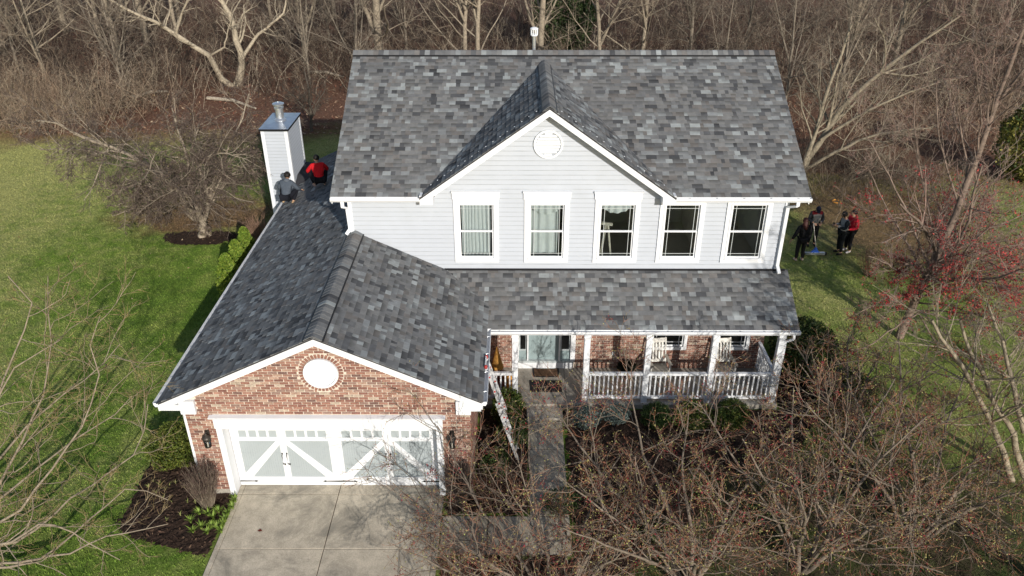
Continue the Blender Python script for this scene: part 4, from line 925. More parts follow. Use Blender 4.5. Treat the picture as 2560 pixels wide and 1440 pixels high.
for (px_, py_, k, sc, lab) in ((40, 118, 2, 1.2, 'thick straight bare trunk at the far left edge of the wood'), (75, 112, 2, .9, 'second thick bare trunk from the left edge of the wood'), (952, 128, 2, 1.25, 'stout pale bare trunk rising just behind the left end of the main ridge'),
    (1162, 128, 0, 1.0, 'left of the pair of pale bare trunks behind the ridge'), (1196, 130, 0, 1.05, 'right of the pair of pale bare trunks behind the ridge'), (1500, 135, 4, 1.1, 'leaning pale bare tree just right of the roof vent pipe'), (1600, 130, 0, .9, 'bare trunk behind the middle of the ridge right half'), (1720, 128, 5, 1.3, 'many stemmed bare tree behind the right part of the ridge'),
    (2098, 216, 3, 1.35, 'forked pale bare tree in the wood right of the house'), (505, 60, 2, 1.0, 'upright grey trunk in the wood behind the pale crooked tree'), (260, 140, 0, .95, 'slender bare tree between the thick left trunks and the crooked tree')):
    g = atz(px_, py_+ (60 if 900 < px_ < 1800 else 0)); wood(g[0], min(g[1], 44), k, sc, lab)
tries = 0; fill = []
while len(fill) < 40 and tries < 4000:
    tries += 1; y = 30+(rw.random()**1.3)*30; x = rw.uniform(-1, 1)*(y+14)*.70+4
    if y < 36 and -16 < x < 14: continue
    if all((x-a)**2+(y-b)**2 > 6 for a, b in spots+fill): fill.append((x, y))
ORD = 'first second third fourth fifth sixth seventh eighth ninth tenth eleventh twelfth thirteenth fourteenth fifteenth sixteenth seventeenth eighteenth nineteenth twentieth'.split()
def pxx(x, y): d = np.array([x, y, 1.0])-CAM; return 1280+FPX*(d@CR)/(d@CF)
SHAPE = ('straight tall', 'twin leaning', 'stout', 'slim many stemmed', 'left leaning', 'thin bushy')
for nm, lo, hi in (('in the wood behind the left lawn', -9999, 640), ('between chimney and main roof', 640, 880), ('in the wood behind the main ridge', 880, 1930), ('in the wood right of the house', 1930, 9999)):
    for i, (x, y) in enumerate(sorted([q for q in fill if lo <= pxx(*q) < hi], key=lambda q: pxx(*q))):
        k = rw.randrange(6); wood(x, y, k, None, SHAPE[k]+' bare tree '+nm+', '+ORD[i]+' from left')
# crooked pale two-stemmed tree at upper left, traced limbs
BP = atz(583, 214); Yp = BP[1]
def tr(pts, Y, dy=0): return [tuple(aty(a, b, Y+dy*i/len(pts))) for i, (a, b) in enumerate(pts)]
def rel(pts, o): return [(p[0]-o[0], p[1]-o[1], p[2]-o[2]) for p in pts]
pl = [(tr([(583, 218), (552, 196), (540, 172), (524, 140), (482, 116), (440, 86), (398, 58), (350, 38), (296, 12), (240, -20)], Yp, -2), .20, .05), (tr([(590, 216), (606, 180), (604, 140), (588, 90), (582, 45), (556, 8), (540, -40), (520, -120)], Yp, 1), .24, .08),
      (tr([(524, 140), (560, 118), (572, 70), (580, 40)], Yp, -1), .07, .03), (tr([(604, 150), (640, 90), (680, 60), (712, 30), (720, -30)], Yp, 1), .12, .04), (tr([(440, 86), (452, 40), (470, 0), (480, -60)], Yp-1, -1), .08, .03)]
tm, cm, _ = tree_meshes(31, [(rel(p, BP), a, b) for p, a, b in [(p, a*1.0, b*1.0) for p, a, b in pl]], [SP(14, (30, 75), (.18, .40), (.35, .55), .16, .03, 6, t0=.3), SP(6, (25, 70), (.35, .6), (.4, .6), .2, .02, 4, rmin=.012), SP(6, (25, 65), (.4, .7), (.4, .6), .22, .0, rmin=.007)], (.36, .305, .225), (.30, .25, .185), 9, (.18, .14, .11))
tree('crooked_tree', BP, 'pale crooked two stemmed bare tree with sweeping left limb at upper left', 'tree', tm, cm)
# leaning tree behind the right corner of the house
BR = atz(2003, 440); pl = [(tr([(2003, 440), (2012, 405), (2052, 350), (2082, 300), (2120, 250), (2190, 190), (2280, 120), (2400, 40)], BR[1], 1), .17, .04), (tr([(2010, 425), (2080, 385), (2150, 350), (2220, 330), (2330, 320)], BR[1], -1), .09, .03), (tr([(2003, 430), (2040, 330), (2060, 250), (2090, 170), (2130, 60)], BR[1], .5), .12, .04), (tr([(2020, 470), (2110, 455), (2200, 430), (2290, 420)], BR[1], -2), .07, .02), (tr([(2052, 350), (2160, 280), (2300, 220), (2420, 190)], BR[1], -1), .08, .02)]
tm, cm, _ = tree_meshes(32, [(rel(p, BR), a, b) for p, a, b in pl], [SP(13, (20, 60), (.25, .45), (.35, .55), .13, .05, 6, t0=.2), SP(7, (25, 65), (.35, .6), (.4, .6), .18, .03, 4, rmin=.010), SP(8, (20, 60), (.4, .7), (.4, .6), .2, .02, rmin=.006)], (.24, .205, .15), (.27, .22, .165))
tree('leaning_tree', BR, 'bare tree with long limbs leaning right from behind the house corner', 'tree', tm, cm)
# ---- spreading ornamental tree on the left lawn
BL = atz(505, 592); Y = BL[1]
pl = [(tr([(505, 596), (507, 570), (508, 552)], Y), .21, .17), (tr([(508, 556), (470, 520), (440, 492), (396, 432), (352, 402), (290, 372), (222, 350), (150, 312), (90, 300)], Y, -1.5), .14, .035), (tr([(508, 556), (486, 500), (474, 440), (468, 395), (454, 350), (440, 310), (430, 270)], Y, 1), .11, .035), (tr([(510, 556), (520, 520), (518, 470), (498, 420), (478, 370), (500, 310)], Y, .3), .10, .03),
      (tr([(516, 540), (530, 470), (560, 400), (585, 340), (610, 290), (622, 235)], Y, 1.5), .085, .025), (tr([(396, 432), (380, 470), (350, 500), (300, 480), (260, 470)], Y, -2.5), .05, .02), (tr([(498, 470), (450, 470), (420, 500), (360, 500)], Y, -2), .05, .02), (tr([(474, 440), (520, 390), (560, 380), (620, 400)], Y, -1.8), .05, .02), (tr([(440, 492), (400, 500), (340, 520), (280, 540)], Y, -1.5), .045, .015), (tr([(352, 402), (280, 390), (200, 370), (100, 375)], Y, 1), .05, .015)]
r = np.random.default_rng(330)
for k in range(8):
    a = 6.28*k/8+r.uniform(-.2, .2); s_ = r.uniform(1.6, 3.3); z = r.uniform(1.9, 4.4); o = BL+np.array([.2*math.cos(a), .2*math.sin(a), .8])
    pl.append(([o, o+np.array([.4*s_*math.cos(a), .4*s_*math.sin(a), z*.55]), o+np.array([s_*math.cos(a), s_*math.sin(a), z-.6+.2*(4-s_)])], .06, .02))
tm, cm, tips = tree_meshes(33, [(rel(p, BL), a, b) for p, a, b in [(p, a*.8, b*.7) for p, a, b in pl]], [SP(15, (30, 85), (.24, .48), (.32, .5), .17, 0, 6, t0=.2, rmin=.014), SP(10, (30, 75), (.35, .7), (.4, .6), .2, -.03, 4, rmin=.009), SP(10, (25, 65), (.4, .75), (.45, .6), .22, -.04, rmin=.0068)], (.30, .25, .19), (.105, .078, .066), 9, (.14, .105, .088))
t = tree('ornamental_tree', BL, 'wide spreading bare ornamental tree standing in a soil ring on the left lawn', 'tree', tm, cm)
rr_ = np.random.default_rng(3); specks(pick(tips[-1], 5000, rr_), .02, [(.20, .16, .07), (.14, .10, .05), (.22, .19, .08)], rr_, 'bud', parent=t)
# small bare tree in the shade behind the chimney
BS = atz(800, 300); tm, cm, _ = tree_meshes(36, [([(0, 0, -.1), (.05, 0, .9), (.1, .1, 2.2), (.0, .1, 3.4)], .09, .03), ([(.03, 0, .7), (.5, -.2, 1.6), (1.1, -.3, 2.4)], .05, .02), ([(.03, 0, .8), (-.6, .2, 1.7), (-1.3, .2, 2.3)], .05, .02)], [SP(10, (30, 75), (.3, .5), (.35, .55), .15, .05, 5, t0=.2), SP(7, (30, 70), (.4, .6), (.4, .6), .2, .0, 4), SP(7, (25, 65), (.4, .7), (.4, .6), .2, 0, rmin=.006)], (.09, .075, .06), (.085, .068, .055))
tree('small_tree', (BS[0], BS[1]-2, 0), 'small dark bare tree in the shade behind the chimney', 'tree', tm, cm)
# ---- red-budded maple on the right
BM = np.array([16.35, 7.0, 0]); pl = [([(16.35, 7, -.1), (16.5, 7, 1.2), (16.75, 7, 2.7), (16.97, 7, 3.9), (17.1, 7, 6), (17.3, 7, 9.5)], .135, .045)]
for pts, Y, dy, a, b in (([(2318, 720), (2290, 640), (2240, 560), (2190, 470), (2170, 420)], 7, 1.5, .06, .015), ([(2330, 690), (2300, 610), (2265, 520), (2200, 400), (2160, 330), (2130, 300)], 7, 1.5, .06, .012), ([(2360, 640), (2330, 560), (2300, 430), (2290, 340), (2280, 250), (2310, 170)], 7, 1.2, .06, .012), ([(2400, 520), (2370, 440), (2345, 330), (2340, 200), (2370, 110)], 7, .8, .055, .012), ([(2440, 420), (2455, 300), (2440, 180), (2440, 80), (2470, -20)], 7, -.5, .05, .012), ([(2470, 320), (2475, 200), (2490, 100), (2510, 0)], 7, -.6, .05, .012), ([(2500, 250), (2540, 200), (2600, 130)], 7, -.5, .05, .012),
        ([(2320, 700), (2250, 680), (2200, 650), (2170, 640)], 7, -1.5, .05, .01), ([(2330, 690), (2400, 640), (2480, 560), (2560, 500)], 7, -1, .06, .012), ([(2310, 740), (2220, 740), (2170, 770), (2110, 800)], 7, -2, .05, .01), ([(2310, 740), (2400, 720), (2500, 690), (2600, 640)], 7, -1.5, .055, .012), ([(2300, 780), (2380, 800), (2480, 800), (2580, 780)], 7, -1.8, .05, .01), ([(2300, 780), (2220, 830), (2160, 870), (2080, 880)], 7, -2, .05, .01), ([(2350, 650), (2420, 560), (2470, 470), (2540, 400)], 7, .5, .05, .012), ([(2300, 790), (2340, 860), (2420, 900), (2520, 900)], 7, -2.2, .05, .01)):
    pl.append((tr(pts, Y, dy), a*.62, b*.8))
r = np.random.default_rng(340)
for k in range(26):
    a = 6.28*k/13+r.uniform(-.25, .25); s_ = r.uniform(1.8, 3.6)*(1+.45*math.cos(a)); a = a if not (.35*math.pi < (a % 6.283) < 1.05*math.pi) else r.uniform(-1.6, .9); z0 = r.uniform(.8, 3.0); z = z0+r.uniform(-.2, 1.6)+.12*s_; o = np.array([16.5, 7.0, 0])
    pl.append(([o+np.array([.1*z0, 0, z0]), o+np.array([.45*s_*math.cos(a), .45*s_*math.sin(a), z0+.6*(z-z0)+.25]), o+np.array([s_*math.cos(a+.15), s_*math.sin(a+.15), z])], .03, .008))
tm, cm, tips = tree_meshes(34, [(rel(p, BM), a, b) for p, a, b in pl], [SP(9, (25, 60), (.25, .5), (.35, .6), .12, .03, 6, t0=.2, rmin=.01), SP(8, (25, 60), (.35, .65), (.45, .65), .15, .03, 4, rmin=.007), SP(6, (25, 60), (.35, .6), (.45, .6), .18, .03, rmin=.0052)], (.20, .15, .12), (.27, .17, .14), 9, (.24, .19, .16))
t = tree('maple_tree', BM, 'tall grey maple with clusters of red buds right of the house', 'tree', tm, cm)
r_ = np.random.default_rng(5); q = np.concatenate([pick(tips[-1], 26000, r_, .4), pick(tips[0], 14000, r_)]); q = q[q[:, 2] < 4.6+r_.normal(0, .4, len(q))]
q = q[(np.sin(q[:, 0]*1.7+1)+np.sin(q[:, 1]*1.9)+np.sin(q[:, 2]*2.6+2) > -.9)]
hd_ = np.hypot(q[:, 0]-.2, q[:, 1]); q = q[(hd_ > .7) & (r_.random(len(q)) < np.clip(hd_/2.0, .15, 1))]
specks(q+r_.normal(0, .03, q.shape), .028, [(.26, .024, .03), (.34, .036, .036), (.18, .02, .025), (.38, .06, .045)], r_, 'red_bud', parent=t)
# ---- crabapples at lower right, twiggy with old red fruit and opening buds
def crab(seed, base, label, H, spread, nst, fruit, buds, lean=(0, 0)):
    r = np.random.default_rng(seed); L = []
    for k in range(nst):
        a = 6.283*(k+r.uniform(-.25, .25))/nst; s = spread*r.uniform(.6, 1.05); h = H*r.uniform(.65, 1.0)
        L.append(([(.06*math.cos(a), .06*math.sin(a), -.1), (.25*s*math.cos(a)+.2*lean[0], .25*s*math.sin(a)+.2*lean[1], h*.32), (.55*s*math.cos(a+.2)+.6*lean[0], .55*s*math.sin(a+.2)+.6*lean[1], h*.62), (s*math.cos(a+.1)+lean[0], s*math.sin(a+.1)+lean[1], h)], .052*r.uniform(.75, 1.25), .011))
    tm, cm, tips = tree_meshes(seed, L, [SP(11, (25, 75), (.30, .58), (.4, .6), .18, .03, 7, t0=.18, rmin=.010), SP(9, (25, 70), (.35, .65), (.4, .6), .2, .03, 5, rmin=.0062), SP(4, (25, 60), (.3, .55), (.4, .6), .2, .03, rmin=.0047)], (.185, .15, .118), (.30, .125, .075), 7, (.19, .145, .115))
    t = tree('crabapple_tree', base, label, 'tree', tm, cm); allp = np.concatenate([pick(tips[0], buds//3, r, .2), pick(tips[1], buds*2//3, r, .4)])
    specks(allp, .015, [(.28, .30, .09), (.36, .34, .12), (.20, .17, .06), (.26, .10, .06), (.34, .30, .11)], r, 'bud', parent=t)
    cl = pick(tips[0], fruit, r, .2); P = (cl[:, None]+r.normal(0, .06, (fruit, 16, 3))).reshape(-1, 3); specks(P, .019, [(.15, .010, .018), (.21, .016, .024), (.09, .008, .012)], r, 'old_fruit', parent=t)['kind'] = 'stuff'
    return t
crab(41, (7.9, -2.7, 0), 'twiggy crabapple with old red fruit nearest the walkway, left of the front trees', 3.3, 3.0, 8, 110, 8000, (-1.0, .6))
crab(42, (10.4, -2.2, 0), 'middle crabapple of the front trees, rising before the right end of the porch', 3.6, 2.8, 8, 100, 8000, (.1, .5))
crab(43, (13.2, -1.4, 0), 'rightmost crabapple of the front trees, at the lower right corner', 3.7, 3.0, 8, 60, 7000, (.2, .6))
crab(44, (5.0, -3.6, 0), 'low crabapple reaching over the walkway and the lower end of the driveway', 2.6, 2.8, 9, 90, 7000, (-.5, 1.3))
crab(47, (12.9, 1.9, 0), 'bare shrubby tree beyond the porch corner under the red budded maple', 2.5, 2.1, 8, 20, 5000, (.3, .2))
r = np.random.default_rng(49); pl = [([(0, 0, -.1), (.1, 0, 2), (.0, .2, 5), (.2, .3, 9)], .16, .03)]
for k in range(9): a = k*2.4; z = 2.2+k*.6; pl.append(([(.05, .1, z), (1.0*math.cos(a), 1.0*math.sin(a), z+1.2), (1.9*math.cos(a), 1.9*math.sin(a), z+2.9)], .05, .012))
tm, cm, _ = tree_meshes(49, pl, [SP(10, (25, 60), (.25, .45), (.4, .6), .15, .05, 5, t0=.2), SP(7, (25, 60), (.35, .6), (.4, .6), .2, .03, 4, rmin=.007), SP(5, (25, 60), (.35, .6), (.45, .6), .2, .03, rmin=.005)], (.25, .2, .16), (.22, .16, .12))
tree('yard_tree', (16.3, -5.2, 0), 'tall bare yard tree at the extreme lower right, casting broken shade on the house', 'tree', tm, cm)
# two pale stems at the far right
B2 = atz(2530, 1200); pl = [(tr([(2530, 1205), (2500, 1110), (2462, 1020), (2430, 960), (2400, 900), (2360, 860), (2330, 800)], B2[1]), .085, .03), (tr([(2560, 1190), (2530, 1080), (2480, 1000), (2460, 940), (2420, 870), (2400, 800)], B2[1], .5), .085, .03), (tr([(2560, 1080), (2530, 960), (2515, 890), (2500, 830), (2470, 760)], B2[1], .8), .07, .025)]
tm, cm, _ = tree_meshes(45, [(rel(p, B2), a, b) for p, a, b in pl], [SP(12, (30, 75), (.3, .5), (.3, .5), .14, .02, 6, t0=.3), SP(7, (25, 65), (.35, .6), (.4, .6), .18, .0, 4, rmin=.007), SP(6, (25, 60), (.35, .6), (.4, .6), .2, 0, rmin=.005)], (.30, .25, .18), (.25, .20, .155))
tree('multi_stem_tree', B2, 'pale multi stemmed bare tree leaning left at the right edge of the picture', 'tree', tm, cm)
# ---- golden curly willow at lower left
BW_ = np.array([-8.9, -3.4, 0.0]); r = np.random.default_rng(46); pl = [([(-8.9, -3.4, -.1), (-8.8, -3.3, .8), (-8.6, -3.1, 1.6)], .26, .2)]
for pts, Y, dy in (([(-140, 1330), (-20, 1240), (60, 1100), (110, 980), (130, 860), (120, 770), (120, 690)], -2.4, 1), ([(-140, 1300), (-60, 1100), (20, 930), (60, 830), (80, 760), (20, 690)], -2.6, .5), ([(-140, 1350), (40, 1290), (140, 1160), (210, 1060), (250, 950), (220, 880), (250, 790)], -2.4, 1.2), ([(-150, 1400), (60, 1350), (200, 1230), (290, 1170), (340, 1130), (365, 1060), (370, 1010)], -2.4, 1.5), ([(-150, 1420), (40, 1420), (180, 1380), (300, 1330), (420, 1310)], -2.6, 1), ([(-140, 1360), (60, 1200), (180, 1100), (280, 1050), (330, 990)], -2.2, 1.6), ([(-140, 1300), (0, 1150), (90, 1040), (170, 980), (250, 930), (300, 860)], -2.2, 1.2), ([(-160, 1380), (20, 1360), (110, 1300), (170, 1330), (300, 1400)], -2.8, .6), ([(-160, 1340), (-40, 1160), (-10, 1000), (60, 900), (150, 850)], -2.9, .6), ([(-150, 1420), (100, 1400), (240, 1290), (330, 1210), (420, 1250)], -2.5, 1)):
    pl.append((tr(pts, Y, dy), .034, .008))
pl.append(([(-8.6, -3.1, 1.5), (-8.4, -2.9, 1.9)], .16, .1))
tm, cm, tips = tree_meshes(46, [(rel(p, BW_), a, b) for p, a, b in pl], [SP(9, (20, 60), (.20, .38), (.4, .6), .2, .05, 8, t0=.12, rmin=.008), SP(5, (20, 60), (.35, .7), (.4, .6), .24, .05, 6, rmin=.0058), SP(4, (20, 60), (.4, .7), (.4, .6), .25, .05, rmin=.0044)], (.25, .205, .155), (.27, .20, .095), 8)
tree('curly_willow', BW_, 'golden twigged curly willow reaching in from the lower left', 'tree', tm, cm)
# ---- thicket: tangled brush filling the wood
def thicket(name, label, n, region, seed, hgt=(1.2, 3.6), cols=((.075, .055, .042), (.11, .08, .06), (.06, .045, .036), (.40, .335, .25), (.17, .125, .09), (.07, .05, .04), (.09, .068, .052), (.24, .19, .14)), sub=7, rad=.012):
    r = np.random.default_rng(seed); P = region(r, n); N = len(P); tb = Tubes(); cl = np.asarray(cols)[r.integers(0, len(cols), N)]
    D = unit(np.c_[r.normal(0, .55, (N, 2)), np.ones(N)]); H = r.uniform(*hgt, N); Q, W = grow(r, P, D, H, np.full(N, rad*1.5), 4, .22, .02, .5); tb.add(Q, W, 3, cl, .25, r)
    p, d, l, ra = kids(r, Q, W, sub, .15, 1, (20, 75), (.3, .6), (.4, .7), H); S, _ = grow(r, p, d, l, ra, 3, .25, 0); tb.spikes(S, np.maximum(ra, rad*.5), np.repeat(cl, sub, 0), .3, r)
    p, d, l, ra = kids(r, S, np.repeat(ra[:, None], 3, 1), 2, .2, 1, (25, 75), (.35, .6), (.5, .7), l); S2, _ = grow(r, p, d, l, ra, 3, .25, 0); tb.spikes(S2, np.maximum(ra, rad*.45), np.repeat(cl, sub*2, 0), .3, r)
    o = link(name, tb.mesh(name, False), 'bark', None, 'stuff'); tag(o, label, 'brush'); return o
def wood_region(r, n):
    y = 27+(r.uniform(0, 1, n*2)**1.25)*34; x = r.uniform(-1, 1, n*2)*(y+14.2)*.84+4; e = 29+1.6*np.sin(x*.35)+1.0*np.sin(x*.9+1)+r.normal(0, .9, n*2)+4.2*np.exp(-((x+6)/9)**2)+1.5*(x > 10)
    m = y > e; return np.c_[x, y, np.zeros(len(x))][m][:n]
thicket('thicket', 'tangled brown brush filling the wood behind the house', 7300, wood_region, 51)
def edge_region(r, n):
    x = np.r_[r.normal(-24, 3.5, n//2), r.normal(-21, 3, n//4), r.normal(25, 5, n-n//2-n//4)]; y = 27.5+r.uniform(0, 5, n)+np.where(x > 5, -4, 0)+np.where(x < -19, -1.5, 0); return np.c_[x, y, np.zeros(n)]
thicket('pale_brush', 'pale fine twigged brush along the edge of the left lawn', 650, edge_region, 52, (1.8, 3.6), ((.36, .27, .19), (.30, .22, .155), (.38, .31, .22), (.26, .18, .125)), 9, .009)
def side_region(r, n): return np.c_[r.normal(18.5, 3.2, n), r.normal(19.0, 1.8, n)+np.linspace(0, 2, n), np.zeros(n)]
thicket('dark_brush', 'dark low brush in the shade right of the house behind the people', 420, side_region, 53, (.8, 2.0), ((.10, .08, .06), (.16, .125, .09), (.07, .055, .045)), 8, .009)
def front_region(r, n): return np.c_[r.uniform(6.2, 15.5, n), r.uniform(-4.5, 1.6, n), np.zeros(n)]
thicket('front_brush', 'low brown twigs of dormant shrubs beneath the front crabapples', 560, front_region, 54, (.3, .9), ((.07, .05, .038), (.06, .038, .032), (.11, .085, .062), (.09, .045, .035)), 6, .006)
# fallen leaves on the woodland floor and lawn edge
r = np.random.default_rng(61); yy_ = 26.5+(r.uniform(0, 1, 26000)**1.3)*24; P = np.c_[r.uniform(-1, 1, 26000)*(yy_+14.2)*.84+4, yy_, np.zeros(26000)]; chips(P, .04, None, 'leaf_litter', (.05, .13), ((.22, .12, .075), (.30, .19, .12), (.13, .07, .045), (.26, .11, .07), (.36, .26, .17)), 'litter'); tag(bpy.data.objects['leaf_litter'], 'fallen brown leaves covering the woodland floor', 'leaves')
P2 = np.c_[r.uniform(-24, -4, 500), r.uniform(0, 26, 500)]; P3 = np.c_[r.uniform(12.5, 24, 700), r.uniform(6, 22, 700)]; o = chips(np.r_[P2, P3], .04, None, 'scattered_leaves', (.02, .05), ((.30, .20, .12), (.40, .30, .2), (.22, .12, .07)), 'litter'); tag(o, 'stray dry leaves scattered over the lawn', 'leaves')
# fallen pale logs at the wood's edge
for k, (a, b) in enumerate((((770, 185), (860, 196)), ((330, 250), (420, 232)), ((520, 250), (640, 275)))):
    p, q = atz(*a), atz(*b); m = MB(); m.tube([p+np.array([0, 0, .12]), (p+q)/2+np.array([0, .3, .2]), q+np.array([0, 0, .1])], [.11, .09, .05], 8, (.42, .36, .28))
    tag(m.build('fallen_log', 'bark', None), ('pale fallen log at the wood edge just left of the main roof', 'pale fallen branch at the lawn edge below the crooked tree, the left one', 'pale fallen branch lying beneath the crooked tree, the right one')[k], 'log')
# ---- grass blades
def blades(name, label, n, x0, x1, y0, y1, seed, ok):
    r = np.random.default_rng(seed); x = r.uniform(x0, x1, n); y = r.uniform(y0, y1, n); m = ok(x, y); x, y = x[m], y[m]; N = len(x)
    a = r.uniform(0, 6.28, N); h = r.uniform(.025, .06, N); wd = r.uniform(.008, .016, N); ln = r.normal(0, .028, (N, 2)); c = np.c_[np.cos(a), np.sin(a), np.zeros(N)]*wd[:, None]; b = np.c_[x, y, np.zeros(N)]
    V = np.stack([b-c, b+c, b+np.c_[ln, h]], 1).reshape(-1, 3); o = link(name, np_mesh(name, V, np.arange(N*3).reshape(N, 3)), 'blade', None, 'stuff'); return tag(o, label, 'grass')
def inpoly(x, y, poly):
    c = np.zeros(len(x), bool)
    for i in range(len(poly)):
        (x1, y1), (x2, y2) = poly[i], poly[(i+1) % len(poly)]
        c ^= ((y1 > y) != (y2 > y)) & (x < (x2-x1)*(y-y1)/((y2-y1) or 1e-9)+x1)
    return c
blades('lawn_grass', 'mown green lawn left of the house with dry patches', 330000, -27, -2.5, -3.2, 28, 71, lambda x, y: (x > -7-(y+3)*.66) & ~inpoly(x, y, BED_L) & ~((x > -2.5) & (y < .3)) & ~((x > -3.2) & (y > 0)) & ~((x+8.2)**2/2+(y-14)**2 < .7))
blades('side_lawn_grass', 'sparse green grass on the lawn right of the house', 110000, 11.5, 30, -3, 27, 72, lambda x, y: ~inpoly(x, y, BED_R) & (x < 14+(y+14)*.62))
# ---- leafy shrubs
def ball_leaves(r, n, rx, ry, rz_, shell=.35):
    d = unit(r.normal(0, 1, (n, 3))); lump = 1+.09*np.sin(5*d[:, :1]+3)*np.sin(6*d[:, 1:2])+.06*np.sin(9*d[:, 2:3]+2*d[:, :1])+r.normal(0, .035, (n, 1)); q = (1-shell*r.uniform(0, 1, (n, 1))**2); p = d*lump*q*np.array([rx, ry, rz_]); p[:, 2] += rz_; return p[p[:, 2] > .02]
def shrub(name, loc, rx, ry, rz_, n, pal, size, label, cat='shrub', group=None, seed=0):
    r = np.random.default_rng(seed+int(abs(loc[0]*100))); t = empty(name, loc, label, cat, group); specks(ball_leaves(r, n, rx, ry, rz_), size, pal, r, 'foliage', 'leaf', t)
    tb = Tubes(); N = 16; a = r.uniform(0, 6.28, N); Q, W = grow(r, np.c_[.05*np.cos(a), .05*np.sin(a), np.zeros(N)-.02], np.c_[rx*np.cos(a), ry*np.sin(a), np.full(N, rz_*1.3)], np.full(N, rz_*1.35), np.full(N, .014), 5, .12, 0); tb.add(Q, W, 5, DARKB, .2, r); link('stem', tb.mesh('stem'), 'bark', t); return t
BOX = [(.055, .10, .018), (.085, .135, .025), (.12, .16, .035), (.14, .15, .03), (.04, .07, .015)]; DARKBOX = [(.03, .055, .014), (.045, .08, .02), (.07, .11, .03)]; BLUEG = [(.14, .19, .17), (.20, .26, .23), (.09, .13, .12), (.26, .30, .27)]; YEL = [(.16, .15, .03), (.24, .22, .05), (.08, .10, .02), (.30, .27, .07)]
shrub('boxwood', (-4.28, 1.2, 0), .68, .66, .50, 11000, [(.10, .14, .022), (.14, .175, .03), (.18, .19, .04), (.07, .10, .018)], .026, 'round clipped boxwood at the left front corner of the garage', seed=1)
shrub('boxwood', (4.05, 2.75, 0), .42, .45, .50, 6500, BOX, .024, 'boxwood behind the ladder, the one touching the porch', seed=2)
shrub('boxwood', (4.15, 1.85, 0), .40, .42, .40, 5500, DARKBOX, .024, 'dark boxwood beneath the ladder beside the walkway', seed=3)
shrub('boxwood', (3.75, .75, 0), .36, .4, .33, 4000, DARKBOX, .024, 'low dark boxwood near the garage corner below the ladder feet', seed=4)
shrub('blue_shrub', (6.15, 2.62, 0), .40, .34, .28, 3800, BLUEG, .022, 'blue grey low shrub right of the porch step', seed=5); shrub('blue_shrub', (6.95, 2.78, 0), .36, .3, .26, 3200, BLUEG, .022, 'second blue grey low shrub from the porch step', seed=6)
shrub('boxwood', (8.95, 2.55, 0), .50, .45, .40, 6000, BOX, .024, 'round boxwood below the porch railing between third and fourth posts', seed=7); shrub('boxwood', (10.0, 2.6, 0), .45, .42, .40, 5500, BOX, .024, 'round boxwood below the porch railing near the right end', seed=8); shrub('boxwood', (8.0, 2.65, 0), .40, .38, .32, 4200, DARKBOX, .024, 'low dark boxwood below the porch railing at the third post', seed=9)
shrub('yew', (12.7, 5.3, 0), .95, 1.15, .72, 12000, DARKBOX+[(.10, .12, .03), (.14, .14, .035)], .045, 'large dark yew at the right end of the porch', seed=10); shrub('yew', (13.3, 3.4, 0), .8, .8, .55, 6000, DARKBOX+YEL[:1], .035, 'lower yew in front of the large one at the porch end', seed=11)
for k, (px_, py_) in enumerate(((1400, 1270), (1620, 1340), (1890, 1290), (2050, 1240), (1750, 1230))):
    g = atz(px_, py_); shrub('low_shrub', (g[0], g[1], 0), .45, .4, .22, 1800, DARKBOX, .022, ('dim green shrub at the right edge of the walkway', 'dim green shrub under the left crabapple', 'dim green shrub under the middle crabapple', 'dim green shrub between the middle and right crabapples', 'dim green shrub before the porch boxwoods')[k], group=None, seed=20+k)
shrub('evergreen', (27.3, 20.0, 0), 1.5, 1.3, 1.9, 8000, YEL+[(.05, .08, .02)], .075, 'tall evergreen with yellow green leaves at the far right behind the maple', 'shrub', seed=12)
thicket('bare_shrubs', 'low dormant twigs between the walkway and the driveway edge', 260, lambda r, n: np.c_[r.uniform(2.7, 4.5, n), np.where(r.random(n) < .5, r.uniform(-3.4, -1.9, n), r.uniform(-.65, 1.0, n)), np.zeros(n)], 55, (.3, 1.0), ((.13, .09, .065), (.20, .09, .06), (.17, .13, .10)), 6, .005)
shrub('evergreen', (7.6, 43.5, 0), 2.1, 1.6, 2.9, 12000, [(.025, .045, .015), (.04, .065, .022), (.06, .085, .03)], .09, 'dark green cedar in the wood behind the roof vent pipe', 'shrub', seed=13)
shrub('evergreen', (27.5, 9.5, 0), 1.4, 1.2, 1.0, 6000, YEL, .06, 'low yellow green shrub at the right edge of the side lawn', 'shrub', seed=14)
# arborvitae along the left wall
def arbor(x, y, h, rad_, lab, seed):
    r = np.random.default_rng(seed); n = int(9000*h/2.3); z = r.uniform(.03, 1, n); rr = rad_*np.where(z < .35, .75+.7*z, 1.0)*np.sqrt(np.clip(1-((z-.35)/.66).clip(0, 1)**1.7, 0, 1))*(1+.12*np.sin(9*z*3)+r.normal(0, .05, n)); a = r.uniform(0, 6.28, n); q = np.sqrt(r.uniform(.45, 1, n)); rr = rr*(1+.12*np.sin(5*a+8*z))
    t = empty('arborvitae', (x, y, 0), lab, 'shrub', 'arborvitae along the left wall'); specks(np.c_[rr*q*np.cos(a), rr*q*np.sin(a), z*h], .035, [(.15, .24, .028), (.21, .29, .038), (.10, .165, .022), (.26, .32, .05)], r, 'foliage', 'leaf', t); MB().tube([(0, 0, 0), (0, 0, h*.8)], [.05, .015], 6, DARKB).build('stem', 'bark', t)
arbor(-5.0, 8.25, 2.25, .40, 'nearest and widest of the bright green arborvitae by the left wall', 1); arbor(-5.0, 9.25, 2.25, .38, 'middle one of the three tall bright green arborvitae', 2); arbor(-5.05, 10.35, 2.2, .34, 'farthest of the three tall bright green arborvitae, by the brown bush', 3); arbor(-4.75, 9.75, 1.9, .25, 'small arborvitae tucked against the eave beside the tall three', 4)
